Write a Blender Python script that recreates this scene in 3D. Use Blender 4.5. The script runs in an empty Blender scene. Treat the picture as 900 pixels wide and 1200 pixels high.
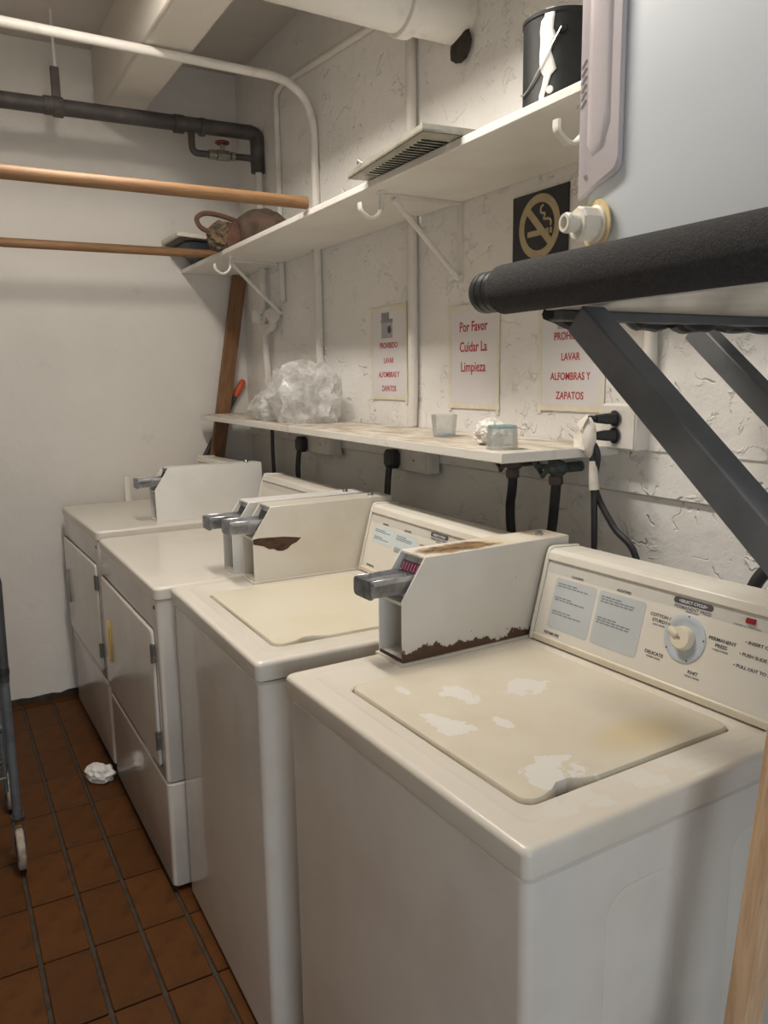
import bpy, bmesh, math, random
from mathutils import Vector, Matrix, noise, Euler

random.seed(7)
SC = bpy.context.scene
COL = SC.collection

# ------------------------------------------------------------------ camera
F_PX, PITCH, ROLL, ALPHA = 929.08, math.radians(9.627), -0.01397, math.radians(29.4)
CAM_LOC = Vector((3.859, -1.395, 1.468))
fw_h = Vector((-math.cos(ALPHA), math.sin(ALPHA), 0))
right = Vector((math.sin(ALPHA), math.cos(ALPHA), 0))
fwd = fw_h * math.cos(PITCH) + Vector((0, 0, -math.sin(PITCH)))
upv = right.cross(fwd)
cr, sr = math.cos(ROLL), math.sin(ROLL)
cx = right * cr + upv * sr
cy = -right * sr + upv * cr
cam_data = bpy.data.cameras.new('camera')
cam_data.sensor_fit = 'HORIZONTAL'
cam_data.sensor_width = 36.0
cam_data.lens = 36.0 * F_PX / 900.0
cam_data.clip_start = 0.02
cam = bpy.data.objects.new('camera', cam_data)
COL.objects.link(cam)
cz = -fwd
cam.matrix_world = Matrix(((cx.x, cy.x, cz.x, CAM_LOC.x), (cx.y, cy.y, cz.y, CAM_LOC.y),
                           (cx.z, cy.z, cz.z, CAM_LOC.z), (0, 0, 0, 1)))
SC.camera = cam

# ------------------------------------------------------------------ world, lights, exposure
world = bpy.data.worlds.new('world')
SC.world = world
world.use_nodes = True
bg = world.node_tree.nodes['Background']
bg.inputs[0].default_value = (0.75, 0.87, 1.0, 1)
bg.inputs[1].default_value = 0.9
SC.view_settings.view_transform = 'Standard'
SC.view_settings.look = 'None'
SC.view_settings.exposure = 0.04
SC.view_settings.gamma = 1.0
SC.view_settings.use_curve_mapping = False


def area(name, loc, rot, sx, sy, power, color):
    l = bpy.data.lights.new(name, 'AREA')
    l.shape = 'RECTANGLE'
    l.size, l.size_y, l.energy, l.color = sx, sy, power, color
    o = bpy.data.objects.new(name, l)
    o.location, o.rotation_euler = loc, rot
    COL.objects.link(o)
    return o


# fluorescent strip on the ceiling beside the beam, and daylight through the doorway behind the camera
area('strip_light_glow', (2.05, -0.93, 2.775), (0, 0, 0), 1.25, 0.13, 38, (1.0, 0.925, 0.84))
area('doorway_daylight', (5.42, -1.35, 1.25), (0, math.radians(90), 0), 2.2, 1.15, 20, (0.88, 0.94, 1.0))


# ------------------------------------------------------------------ materials
def new_mat(name):
    m = bpy.data.materials.new(name)
    m.use_nodes = True
    nt = m.node_tree
    return m, nt, nt.nodes['Principled BSDF']


def nz(nt, scale, detail=4, rough=0.55, coord=None, dist=0.0):
    n = nt.nodes.new('ShaderNodeTexNoise')
    n.inputs['Scale'].default_value = scale
    n.inputs['Detail'].default_value = detail
    n.inputs['Roughness'].default_value = rough
    n.inputs['Distortion'].default_value = dist
    if coord is not None:
        nt.links.new(coord, n.inputs['Vector'])
    return n.outputs['Fac']


def ramp(nt, fac, a, b):
    r = nt.nodes.new('ShaderNodeMapRange')
    r.inputs['From Min'].default_value = a
    r.inputs['From Max'].default_value = b
    r.interpolation_type = 'SMOOTHSTEP'
    nt.links.new(fac, r.inputs['Value'])
    return r.outputs['Result']


def mathn(nt, op, a, b=None):
    n = nt.nodes.new('ShaderNodeMath')
    n.operation = op
    for i, v in enumerate((a, b)):
        if v is None:
            continue
        if isinstance(v, (int, float)):
            n.inputs[i].default_value = v
        else:
            nt.links.new(v, n.inputs[i])
    return n.outputs[0]


def mixc(nt, fac, c1, c2):
    n = nt.nodes.new('ShaderNodeMix')
    n.data_type = 'RGBA'
    if isinstance(fac, (int, float)):
        n.inputs[0].default_value = fac
    else:
        nt.links.new(fac, n.inputs[0])
    for i, c in ((6, c1), (7, c2)):
        if isinstance(c, tuple):
            n.inputs[i].default_value = (*c, 1)
        else:
            nt.links.new(c, n.inputs[i])
    return n.outputs[2]


def objco(nt):
    return nt.nodes.new('ShaderNodeTexCoord').outputs['Object']


def mapped(nt, co, scale):
    n = nt.nodes.new('ShaderNodeMapping')
    n.inputs['Scale'].default_value = scale
    nt.links.new(co, n.inputs['Vector'])
    return n.outputs[0]


def patch(nt, co, center, radii, nscale, namp):
    """1 inside a ragged ellipsoid patch, 0 outside"""
    s = nt.nodes.new('ShaderNodeVectorMath'); s.operation = 'SUBTRACT'
    nt.links.new(co, s.inputs[0]); s.inputs[1].default_value = center
    d = nt.nodes.new('ShaderNodeVectorMath'); d.operation = 'DIVIDE'
    nt.links.new(s.outputs[0], d.inputs[0]); d.inputs[1].default_value = radii
    l = nt.nodes.new('ShaderNodeVectorMath'); l.operation = 'LENGTH'
    nt.links.new(d.outputs[0], l.inputs[0])
    n = mathn(nt, 'MULTIPLY', mathn(nt, 'SUBTRACT', nz(nt, nscale, 6, .6, co), .5), namp)
    return mathn(nt, 'ADD', l.outputs['Value'], n)


def add_bump(nt, b, height, strength, dist=0.01):
    bp = nt.nodes.new('ShaderNodeBump')
    bp.inputs['Strength'].default_value = strength
    bp.inputs['Distance'].default_value = dist
    nt.links.new(height, bp.inputs['Height'])
    nt.links.new(bp.outputs[0], b.inputs['Normal'])


def M(name, c, c2=None, scale=6.0, lo=.4, hi=.65, rough=.5, metal=0.0, bump=0.0, bscale=60.0, bdist=.004,
      stretch=None, coat=0.0, spec=.5):
    m, nt, b = new_mat(name)
    b.inputs['Roughness'].default_value = rough
    b.inputs['Metallic'].default_value = metal
    b.inputs['Coat Weight'].default_value = coat
    b.inputs['Specular IOR Level'].default_value = spec
    co = objco(nt)
    if stretch:
        co = mapped(nt, co, stretch)
    if c2 is None:
        c2 = tuple(min(1, v * .9) for v in c)
    nt.links.new(mixc(nt, ramp(nt, nz(nt, scale, 5, .6, co), lo, hi), c, c2), b.inputs['Base Color'])
    if bump:
        add_bump(nt, b, nz(nt, bscale, 4, .6, co), bump, bdist)
    return m


MAT = {}
MAT['enamel'] = M('white_enamel', (.69, .65, .575), (.64, .59, .50), 5, .45, .75, rough=.28, bump=.03, bscale=90, coat=.2)
MAT['enamel_cool'] = M('cool_white_enamel', (.72, .71, .68), (.66, .65, .61), 5, .4, .7, rough=.33)
MAT['enamel_side'] = M('side_enamel', (.70, .66, .60), (.64, .59, .53), 4, .4, .7, rough=.22, coat=.3)
MAT['cream_plastic'] = M('cream_plastic', (.73, .67, .54), (.68, .61, .47), 7, .4, .7, rough=.35)
MAT['trim_cream'] = M('cream_trim', (.74, .71, .63), (.70, .66, .57), 7, .4, .7, rough=.25)
MAT['fascia'] = M('fascia_print', (.72, .69, .62), (.69, .65, .57), 4, .4, .7, rough=.4)
MAT['label_grey'] = M('label_grey', (.52, .55, .56), (.49, .52, .53), 9, rough=.5)
MAT['label_blue'] = M('label_pale_blue', (.62, .70, .73), (.58, .66, .69), 9, rough=.5)
MAT['dial'] = M('dial_plate', (.50, .55, .60), (.46, .51, .56), 20, rough=.4)
MAT['ink'] = M('dark_ink', (.09, .09, .10), (.07, .07, .08), 10, rough=.6)
MAT['ink_soft'] = M('soft_ink', (.25, .26, .28), (.22, .23, .25), 10, rough=.6)
MAT['white_ink'] = M('white_ink', (.8, .8, .8), rough=.6)
MAT['red_lamp'] = M('red_indicator', (.28, .012, .02), (.22, .01, .015), 30, rough=.2)
MAT['chrome'] = M('worn_chrome', (.55, .55, .56), (.38, .38, .39), 40, rough=.28, metal=1.0)
MAT['tray'] = M('slide_metal', (.62, .63, .65), (.38, .385, .40), 30, rough=.34, metal=.85)
MAT['dark_steel'] = M('dark_steel', (.13, .135, .142), (.10, .105, .11), 9, rough=.5)
MAT['dark_recess'] = M('dark_recess', (.03, .03, .03), rough=.8)
MAT['gasket'] = M('dark_gap', (.06, .05, .045), rough=.9)
MAT['rust'] = M('rust_brown', (.09, .045, .025), (.045, .022, .015), 60, rough=.9, bump=.5, bscale=200, bdist=.002)
MAT['shelf'] = M('shelf_paint', (.83, .81, .76), (.78, .75, .69), 4, rough=.42)
MAT['white_metal'] = M('white_painted_metal', (.76, .74, .69), (.70, .67, .61), 20, rough=.4)
MAT['conduit'] = M('painted_conduit', (.70, .67, .62), (.60, .56, .50), 14, .5, .75, rough=.55, bump=.25, bscale=40)
MAT['iron'] = M('black_iron_pipe', (.055, .048, .045), (.10, .085, .075), 12, .45, .7, rough=.55, bump=.2, bscale=60)
MAT['iron_brown'] = M('brown_iron', (.10, .075, .065), (.06, .05, .045), 20, rough=.7, bump=.3, bscale=90)
MAT['red_valve'] = M('red_valve', (.20, .035, .035), (.13, .03, .03), 30, rough=.5)
MAT['brass'] = M('dull_brass', (.32, .30, .24), (.22, .22, .19), 40, rough=.5, metal=.6)
MAT['verdigris'] = M('verdigris_brass', (.085, .11, .105), (.04, .045, .042), 50, rough=.7, bump=.4, bscale=150)
MAT['rubber'] = M('black_rubber', (.018, .018, .019), (.025, .025, .026), 20, rough=.5)
MAT['foam'] = M('black_foam', (.028, .027, .028), (.045, .043, .043), 220, .4, .65, rough=.95, bump=.9, bscale=380, bdist=.003)
MAT['cap_rubber'] = M('end_cap_rubber', (.018, .02, .023), (.024, .026, .03), 20, rough=.4)
MAT['tank'] = M('tank_plastic', (.67, .725, .77), (.64, .695, .74), 2.5, rough=.38)
MAT['board'] = M('underside_board', (.72, .69, .62), (.58, .54, .47), 5, .45, .7, rough=.25)
MAT['guard'] = M('mauve_plastic', (.56, .515, .53), (.52, .475, .49), 6, rough=.33)
MAT['pvc'] = M('white_pvc', (.78, .75, .68), (.74, .70, .61), 20, rough=.35)
MAT['pvc_yellow'] = M('yellowed_rubber', (.66, .54, .30), (.58, .46, .24), 30, rough=.5)
MAT['paper'] = M('paper', (.76, .74, .74), (.73, .71, .71), 3, rough=.7)
MAT['tape'] = M('old_tape', (.74, .69, .53), (.78, .75, .66), 30, .35, .65, rough=.4)
MAT['red_ink'] = M('red_ink', (.50, .04, .05), (.42, .035, .045), 30, rough=.7)
MAT['grey_ink'] = M('grey_print', (.30, .30, .32), (.20, .20, .22), 30, rough=.7)
MAT['lgrey_ink'] = M('light_grey_print', (.45, .45, .47), rough=.7)
MAT['sign_black'] = M('sign_black', (.014, .016, .022), (.02, .022, .028), 12, rough=.35)
MAT['gold'] = M('sign_gold', (.50, .41, .25), (.43, .35, .21), 30, rough=.45, metal=.2)
MAT['grille'] = M('grille_paint', (.50, .48, .40), (.40, .38, .31), 18, rough=.4, metal=.3)
MAT['grille_dark'] = M('grille_inner', (.10, .095, .085), (.07, .065, .06), 18, rough=.6)
MAT['can_black'] = M('can_black', (.010, .011, .011), (.014, .016, .015), 10, rough=.55, spec=.3)
MAT['drip'] = M('paint_drip', (.80, .79, .77), rough=.5)
MAT['brown_cloth'] = M('brown_cloth', (.125, .080, .058), (.075, .050, .037), 18, .4, .65, rough=.9, bump=.5, bscale=160)
MAT['camo_cloth'] = M('camouflage_cloth', (.17, .11, .06), (.06, .055, .04), 38, .45, .55, rough=.95, bump=.4, bscale=200)
MAT['strap'] = M('brown_strap', (.12, .058, .036), (.085, .042, .027), 30, rough=.8)
MAT['navy'] = M('navy_plastic', (.03, .04, .055), (.045, .055, .07), 10, rough=.5)
MAT['cream_rim'] = M('cream_rim', (.70, .66, .57), rough=.6)
MAT['olive_panel'] = M('olive_panel', (.15, .135, .10), (.11, .10, .075), 10, rough=.8)
MAT['cart_grey'] = M('cart_paint', (.14, .155, .165), (.10, .11, .12), 20, rough=.45, metal=.2)
MAT['cart_dark'] = M('cart_upper_tube', (.05, .052, .054), (.038, .04, .042), 20, rough=.5)
MAT['tyre'] = M('pale_tyre', (.42, .36, .28), (.25, .205, .15), 30, rough=.8)
MAT['orange_grip'] = M('orange_grip', (.60, .10, .03), (.50, .075, .02), 30, rough=.5)
MAT['tool_shaft'] = M('tool_shaft', (.06, .062, .065), rough=.5, metal=.3)
MAT['tissue'] = M('tissue', (.80, .78, .74), (.72, .69, .65), 20, rough=.9)
MAT['tape_white'] = M('white_tape', (.74, .70, .62), (.62, .57, .50), 18, rough=.6)
MAT['grout'] = M('dark_grout', (.06, .048, .036), (.038, .030, .023), 25, rough=.95, bump=.5, bscale=120)
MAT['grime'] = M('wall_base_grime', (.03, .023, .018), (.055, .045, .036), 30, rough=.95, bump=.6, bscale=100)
MAT['lamp_body'] = M('lamp_body', (.75, .75, .74), rough=.4)
MAT['hinge'] = M('dull_hinge', (.16, .155, .145), (.10, .10, .095), 40, rough=.45, metal=.5)
MAT['handle_tan'] = M('yellowed_handle', (.62, .43, .14), (.52, .36, .12), 40, rough=.5)
MAT['handle_grey'] = M('grey_handle', (.33, .32, .29), (.27, .26, .24), 40, rough=.5)


def wood(name, c, c2, axis_scale, rough=.55):
    m, nt, b = new_mat(name)
    co = objco(nt)
    st = mapped(nt, co, axis_scale)
    g = nz(nt, 10, 6, .65, st, .6)
    f = ramp(nt, g, .35, .65)
    col = mixc(nt, f, c, c2)
    dark = ramp(nt, nz(nt, 26, 3, .5, st), .66, .72)
    col = mixc(nt, mathn(nt, 'MULTIPLY', dark, .5), col, tuple(v * .35 for v in c2))
    nt.links.new(col, b.inputs['Base Color'])
    b.inputs['Roughness'].default_value = rough
    add_bump(nt, b, g, .15, .003)
    return m


MAT['pole'] = wood('pole_wood', (.29, .16, .068), (.21, .105, .042), (9, .7, 9))
MAT['plank'] = wood('plank_wood', (.24, .12, .05), (.165, .08, .034), (10, 10, .9))
MAT['lumber'] = wood('pale_lumber', (.60, .41, .25), (.47, .29, .16), (12, 12, .7))


def wall_mat(name, base, rough_bump, stain, flake):
    m, nt, b = new_mat(name)
    co = objco(nt)
    big = ramp(nt, nz(nt, 1.3, 5, .6, co), .35, .7)
    col = mixc(nt, big, base, tuple(v * .92 for v in base))
    sm = ramp(nt, nz(nt, 7, 6, .65, co), .60, .78)
    col = mixc(nt, mathn(nt, 'MULTIPLY', sm, stain), col, (.42, .37, .31))
    fl = ramp(nt, nz(nt, 42, 4, .7, co), .76, .79)
    col = mixc(nt, mathn(nt, 'MULTIPLY', fl, flake), col, (.20, .17, .14))
    nt.links.new(col, b.inputs['Base Color'])
    b.inputs['Roughness'].default_value = .6
    h1 = nz(nt, 11, 5, .6, co)
    lumps = ramp(nt, nz(nt, 20, 5, .62, co, .5), .56, .63)
    sepx = nt.nodes.new('ShaderNodeSeparateXYZ')
    nt.links.new(co, sepx.inputs[0])
    # trowelled stucco is coarser towards the near end of the wall
    lumps = mathn(nt, 'MULTIPLY', lumps, mathn(nt, 'ADD', .25, ramp(nt, sepx.outputs['X'], 1.2, 2.7)))
    lumps = mathn(nt, 'MULTIPLY', lumps, ramp(nt, nz(nt, 4, 3, .5, co), .35, .6))
    h = mathn(nt, 'ADD', h1, mathn(nt, 'MULTIPLY', lumps, rough_bump))
    # short cracks and trowel ridges
    cn = mathn(nt, 'ABSOLUTE', mathn(nt, 'SUBTRACT', nz(nt, 7, 3, .55, co, .4), .5))
    cm = ramp(nt, nz(nt, 9, 2, .5, mapped(nt, co, (1.0, 1.0, 1.3))), .52, .60)
    crack = mathn(nt, 'MULTIPLY', ramp(nt, cn, .014, .004), cm)
    h = mathn(nt, 'SUBTRACT', h, mathn(nt, 'MULTIPLY', crack, rough_bump * 1.1))
    add_bump(nt, b, h, .55 if rough_bump > .3 else .35, .012)
    return m


MAT['wall_back'] = wall_mat('far_wall_paint', (.74, .705, .65), .05, .28, .4)
MAT['wall_sign'] = wall_mat('rough_stucco_paint', (.84, .825, .79), .9, .14, .5)
MAT['wall_dark'] = wall_mat('brown_panel_paint', (.40, .355, .30), .0, .1, .1)
MAT['ceiling'] = wall_mat('ceiling_paint', (.58, .54, .49), .1, .5, .3)
MAT['beam'] = wall_mat('beam_paint', (.72, .68, .61), .15, .2, .3)


def tile_mat():
    m, nt, b = new_mat('quarry_tile')
    co = objco(nt)
    info = nt.nodes.new('ShaderNodeObjectInfo')
    c = mixc(nt, info.outputs['Random'], (.080, .027, .0035), (.102, .035, .005))
    c = mixc(nt, ramp(nt, nz(nt, 14, 5, .6, co), .4, .75), c, (.058, .020, .0035))
    nt.links.new(c, b.inputs['Base Color'])
    b.inputs['Roughness'].default_value = .6
    b.inputs['Specular IOR Level'].default_value = .25
    add_bump(nt, b, nz(nt, 60, 3, .6, co), .15, .003)
    return m


MAT['tile'] = tile_mat()


def worn_lid():
    m, nt, b = new_mat('worn_lid_paint')
    co = objco(nt)
    base = mixc(nt, ramp(nt, nz(nt, 6, 4, .6, co), .35, .7), (.655, .60, .49), (.615, .55, .43))
    bare = None
    for c_, r_ in (((.355, .125, .915), (.050, .030, .2)), ((.30, .345, .915), (.034, .060, .2)), ((.268, .215, .915), (.045, .026, .2)),
                   ((.565, .150, .915), (.045, .060, .2)), ((.40, .205, .915), (.030, .012, .2)), ((.20, .14, .915), (.028, .010, .2))):
        p_ = patch(nt, co, c_, r_, 22, 2.6)
        bare = p_ if bare is None else mathn(nt, 'MINIMUM', bare, p_)
    bare = ramp(nt, bare, .86, .80)
    k = mathn(nt, 'MULTIPLY', bare, .9)
    col = mixc(nt, k, base, (.72, .70, .65))
    yel = ramp(nt, patch(nt, co, (.545, .36, .915), (.07, .13, 1), 12, 1.0), 1.0, .2)
    col = mixc(nt, mathn(nt, 'MULTIPLY', yel, .55), col, (.60, .46, .20))
    nt.links.new(col, b.inputs['Base Color'])
    b.inputs['Roughness'].default_value = .38
    add_bump(nt, b, bare, -.15, .002)
    return m


def worn_top():
    m, nt, b = new_mat('worn_top_paint')
    co = objco(nt)
    base = mixc(nt, ramp(nt, nz(nt, 5, 4, .6, co), .4, .7), (.69, .645, .565), (.66, .605, .51))
    n = nz(nt, 14, 6, .6, co)
    bare = mathn(nt, 'MULTIPLY', ramp(nt, n, .50, .51), ramp(nt, patch(nt, co, (.635, .27, .915), (.035, .24, .3), 8, .6), 1.1, .9))
    col = mixc(nt, bare, base, (.70, .67, .60))
    nt.links.new(col, b.inputs['Base Color'])
    b.inputs['Roughness'].default_value = .3
    b.inputs['Coat Weight'].default_value = .15
    add_bump(nt, b, bare, .2, .002)
    return m


def w2_lid():
    m, nt, b = new_mat('yellowed_lid_paint')
    co = objco(nt)
    base = mixc(nt, ramp(nt, nz(nt, 4, 4, .6, co), .35, .7), (.67, .62, .505), (.64, .58, .44))
    nt.links.new(base, b.inputs['Base Color'])
    b.inputs['Roughness'].default_value = .36
    return m


def coin_side_rust():
    """painted plate whose lower edge has rusted through"""
    m, nt, b = new_mat('rust_edged_plate')
    co = objco(nt)
    sep = nt.nodes.new('ShaderNodeSeparateXYZ')
    nt.links.new(co, sep.inputs[0])
    base = mixc(nt, ramp(nt, nz(nt, 5, 4, .6, co), .4, .7), (.71, .68, .62), (.67, .635, .565))
    slope = mathn(nt, 'MULTIPLY', sep.outputs['Y'], .035)
    z2 = mathn(nt, 'ADD', sep.outputs['Z'], slope)
    edge = mathn(nt, 'ADD', z2, mathn(nt, 'MULTIPLY', mathn(nt, 'SUBTRACT', nz(nt, 30, 6, .62, co), .5), .075))
    k = ramp(nt, edge, .0245, .023)
    dots = ramp(nt, nz(nt, 75, 2, .5, co), .765, .78)
    k2 = mathn(nt, 'MAXIMUM', k, dots)
    halo = ramp(nt, edge, .032, .022)
    base = mixc(nt, mathn(nt, 'MULTIPLY', halo, .35), base, (.52, .36, .20))
    rustc = mixc(nt, nz(nt, 90, 4, .6, co), (.05, .026, .018), (.13, .065, .035))
    nt.links.new(mixc(nt, k2, base, rustc), b.inputs['Base Color'])
    b.inputs['Roughness'].default_value = .45
    return m


def coin_top_rust():
    m, nt, b = new_mat('rust_stained_plate')
    co = objco(nt)
    base = mixc(nt, ramp(nt, nz(nt, 9, 4, .6, co), .4, .65), (.70, .66, .58), (.68, .58, .40))
    st = mapped(nt, co, (2.2, 1, 1))
    n = nz(nt, 30, 6, .7, st)
    e = patch(nt, co, (.05, .165, .206), (.042, .115, .1), 26, 1.1)
    k = ramp(nt, e, 1.0, .55)
    rustc = mixc(nt, ramp(nt, n, .38, .62), (.085, .042, .02), (.33, .21, .10))
    nt.links.new(mixc(nt, k, base, rustc), b.inputs['Base Color'])
    b.inputs['Roughness'].default_value = .55
    return m


def shelf_top_dirty():
    m, nt, b = new_mat('dirty_shelf')
    co = objco(nt)
    geo = nt.nodes.new('ShaderNodeNewGeometry')
    sep = nt.nodes.new('ShaderNodeSeparateXYZ')
    nt.links.new(geo.outputs['Normal'], sep.inputs[0])
    up = ramp(nt, sep.outputs['Z'], .5, .9)
    st = mapped(nt, co, (1, 3.2, 1))
    d = ramp(nt, nz(nt, 7, 7, .68, st), .38, .62)
    dirt = mixc(nt, d, (.66, .61, .53), (.40, .33, .25))
    edge = ramp(nt, nz(nt, 22, 5, .65, co), .62, .68)
    face = mixc(nt, mathn(nt, 'MULTIPLY', edge, .5), (.76, .735, .68), (.55, .48, .38))
    nt.links.new(mixc(nt, up, face, dirt), b.inputs['Base Color'])
    b.inputs['Roughness'].default_value = .7
    add_bump(nt, b, nz(nt, 50, 5, .7, co), .3, .004)
    return m


MAT['worn_lid'] = worn_lid()
MAT['worn_top'] = worn_top()
MAT['w2_lid'] = w2_lid()
MAT['coin_side_rust'] = coin_side_rust()
MAT['coin_top_rust'] = coin_top_rust()
MAT['shelf_dirty'] = shelf_top_dirty()


def clear_plastic(name, tint, alpha, rough):
    m, nt, b = new_mat(name)
    nt.nodes.remove(b)
    out = [n for n in nt.nodes if n.type == 'OUTPUT_MATERIAL'][0]
    tr = nt.nodes.new('ShaderNodeBsdfTransparent')
    tr.inputs[0].default_value = (.97, .97, .96, 1)
    gl = nt.nodes.new('ShaderNodeBsdfGlossy')
    gl.inputs['Roughness'].default_value = rough
    df = nt.nodes.new('ShaderNodeBsdfTranslucent')
    df.inputs[0].default_value = (*tint, 1)
    d2 = nt.nodes.new('ShaderNodeBsdfDiffuse')
    d2.inputs[0].default_value = (*tint, 1)
    md = nt.nodes.new('ShaderNodeMixShader'); md.inputs[0].default_value = .5
    nt.links.new(df.outputs[0], md.inputs[1]); nt.links.new(d2.outputs[0], md.inputs[2])
    m1 = nt.nodes.new('ShaderNodeMixShader')
    n = nz(nt, 14, 5, .6, objco(nt))
    f = mathn(nt, 'MULTIPLY', ramp(nt, n, .3, .7), alpha * .6)
    nt.links.new(mathn(nt, 'ADD', f, alpha * .4), m1.inputs[0])
    nt.links.new(tr.outputs[0], m1.inputs[1]); nt.links.new(md.outputs[0], m1.inputs[2])
    fr = nt.nodes.new('ShaderNodeFresnel'); fr.inputs[0].default_value = 1.45
    m2 = nt.nodes.new('ShaderNodeMixShader')
    nt.links.new(mathn(nt, 'MULTIPLY', fr.outputs[0], .55), m2.inputs[0])
    nt.links.new(m1.outputs[0], m2.inputs[1]); nt.links.new(gl.outputs[0], m2.inputs[2])
    nt.links.new(m2.outputs[0], out.inputs[0])
    return m


MAT['bag'] = clear_plastic('clear_crumpled_plastic', (1.0, 1.0, .99), .80, .16)
MAT['cup'] = clear_plastic('frosted_cup', (.90, .93, .93), .30, .2)
MAT['cup_blue'] = clear_plastic('blue_cup_base', (.30, .62, .78), .9, .2)
MAT['cup_teal'] = clear_plastic('teal_cup_base', (.35, .68, .68), .9, .2)
m, nt, b = new_mat('lamp_tube')
b.inputs['Emission Color'].default_value = (1, .93, .82, 1)
b.inputs['Emission Strength'].default_value = 6
MAT['tube'] = m


# ------------------------------------------------------------------ mesh helpers
def tag(o, label=None, cat=None, group=None, kind=None):
    if label: o['label'] = label
    if cat: o['category'] = cat
    if group: o['group'] = group
    if kind: o['kind'] = kind
    return o


def link(name, me, mat, parent=None, smooth=False, loc=None, rot=None):
    o = bpy.data.objects.new(name, me)
    COL.objects.link(o)
    if mat is not None and not me.materials:
        me.materials.append(MAT[mat] if isinstance(mat, str) else mat)
    if smooth:
        for p in me.polygons:
            p.use_smooth = True
        me.set_sharp_from_angle(angle=math.radians(38))
    if parent: o.parent = parent
    if loc: o.location = loc
    if rot: o.rotation_euler = rot
    return o


def mesh(name, verts, faces):
    me = bpy.data.meshes.new(name)
    me.from_pydata([tuple(v) for v in verts], [], faces)
    me.update()
    bm = bmesh.new(); bm.from_mesh(me)
    bmesh.ops.recalc_face_normals(bm, faces=bm.faces)
    bm.to_mesh(me); bm.free()
    return me


def obj(name, verts, faces, mat, parent=None, smooth=False, bev=0, seg=2, **k):
    o = link(name, mesh(name, verts, faces), mat, parent, smooth or bev > 0, **k)
    if bev:
        md = o.modifiers.new('bevel', 'BEVEL')
        md.width, md.segments, md.limit_method = bev, seg, 'ANGLE'
        md.angle_limit = math.radians(40)
    return o


def box_vf(x0, x1, y0, y1, z0, z1):
    v = [(x0, y0, z0), (x1, y0, z0), (x1, y1, z0), (x0, y1, z0), (x0, y0, z1), (x1, y0, z1), (x1, y1, z1), (x0, y1, z1)]
    f = [(0, 3, 2, 1), (4, 5, 6, 7), (0, 1, 5, 4), (1, 2, 6, 5), (2, 3, 7, 6), (3, 0, 4, 7)]
    return v, f


def box(name, b6, mat, parent=None, bev=0, **k):
    v, f = box_vf(*b6)
    return obj(name, v, f, mat, parent, bev=bev, **k)


def multi(parts):
    V, Fc = [], []
    for v, f in parts:
        o = len(V)
        V += list(v)
        Fc += [tuple(i + o for i in q) for q in f]
    return V, Fc


def rrect(x0, x1, y0, y1, r, n=5):
    pts = []
    for (cx_, cy_, a0) in ((x1 - r, y0 + r, -90), (x1 - r, y1 - r, 0), (x0 + r, y1 - r, 90), (x0 + r, y0 + r, 180)):
        for i in range(n + 1):
            a = math.radians(a0 + 90 * i / n)
            pts.append((cx_ + r * math.cos(a), cy_ + r * math.sin(a)))
    return pts


def circ(r, n=28, cx_=0, cy_=0):
    return [(cx_ + r * math.cos(2 * math.pi * i / n), cy_ + r * math.sin(2 * math.pi * i / n)) for i in range(n)]


def loft(loops, cap0=True, cap1=True):
    """loops: list of lists of 3D points, all the same length"""
    n = len(loops[0])
    V = [p for l in loops for p in l]
    Fc = []
    for k in range(len(loops) - 1):
        for i in range(n):
            j = (i + 1) % n
            Fc.append((k * n + i, k * n + j, (k + 1) * n + j, (k + 1) * n + i))
    if cap0: Fc.append(tuple(range(n - 1, -1, -1)))
    if cap1: Fc.append(tuple((len(loops) - 1) * n + i for i in range(n)))
    return V, Fc


def zloops(spec):
    return [[(x, y, z) for (x, y) in pts] for pts, z in spec]


def lathe(profile, n=28):
    """profile (r,z) rings, closed with caps"""
    return loft([[(x, y, z) for x, y in circ(max(r, 1e-4), n)] for r, z in profile])


def orient(vf, mat4):
    v, f = vf
    return [tuple(mat4 @ Vector(p)) for p in v], f


def axis_mat(origin, zdir, xhint=(0, 0, 1)):
    z = Vector(zdir).normalized()
    xh = Vector(xhint)
    if abs(z.dot(xh.normalized())) > .98: xh = Vector((1, 0, 0))
    y = z.cross(xh).normalized()
    x = y.cross(z)
    o = Vector(origin)
    return Matrix(((x.x, y.x, z.x, o.x), (x.y, y.y, z.y, o.y), (x.z, y.z, z.z, o.z), (0, 0, 0, 1)))


def prism(poly, axis, a, b):
    """polygon in the two other axes extruded along axis"""
    def p3(p, t):
        if axis == 'x': return (t, p[0], p[1])
        if axis == 'y': return (p[0], t, p[1])
        return (p[0], p[1], t)
    return loft([[p3(p, a) for p in poly], [p3(p, b) for p in poly]])


def spline(pts, sub=8):
    P = [Vector(p) for p in pts]
    if len(P) < 3: return P
    out = []
    for i in range(len(P) - 1):
        p0 = P[max(i - 1, 0)]; p1 = P[i]; p2 = P[i + 1]; p3 = P[min(i + 2, len(P) - 1)]
        for s in range(sub):
            t = s / sub
            out.append(.5 * ((2 * p1) + (-p0 + p2) * t + (2 * p0 - 5 * p1 + 4 * p2 - p3) * t * t + (-p0 + 3 * p1 - 3 * p2 + p3) * t ** 3))
    out.append(P[-1])
    return out


def fillet(pts, r, n=6):
    """straight runs with rounded corners"""
    P = [Vector(p) for p in pts]
    out = [P[0]]
    for i in range(1, len(P) - 1):
        a = (P[i - 1] - P[i]); b2 = (P[i + 1] - P[i])
        rr = min(r, a.length * .49, b2.length * .49)
        s = P[i] + a.normalized() * rr
        e = P[i] + b2.normalized() * rr
        for k in range(n + 1):
            t = k / n
            out.append(s * (1 - t) ** 2 + P[i] * 2 * t * (1 - t) + e * t * t)
    out.append(P[-1])
    return out


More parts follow.
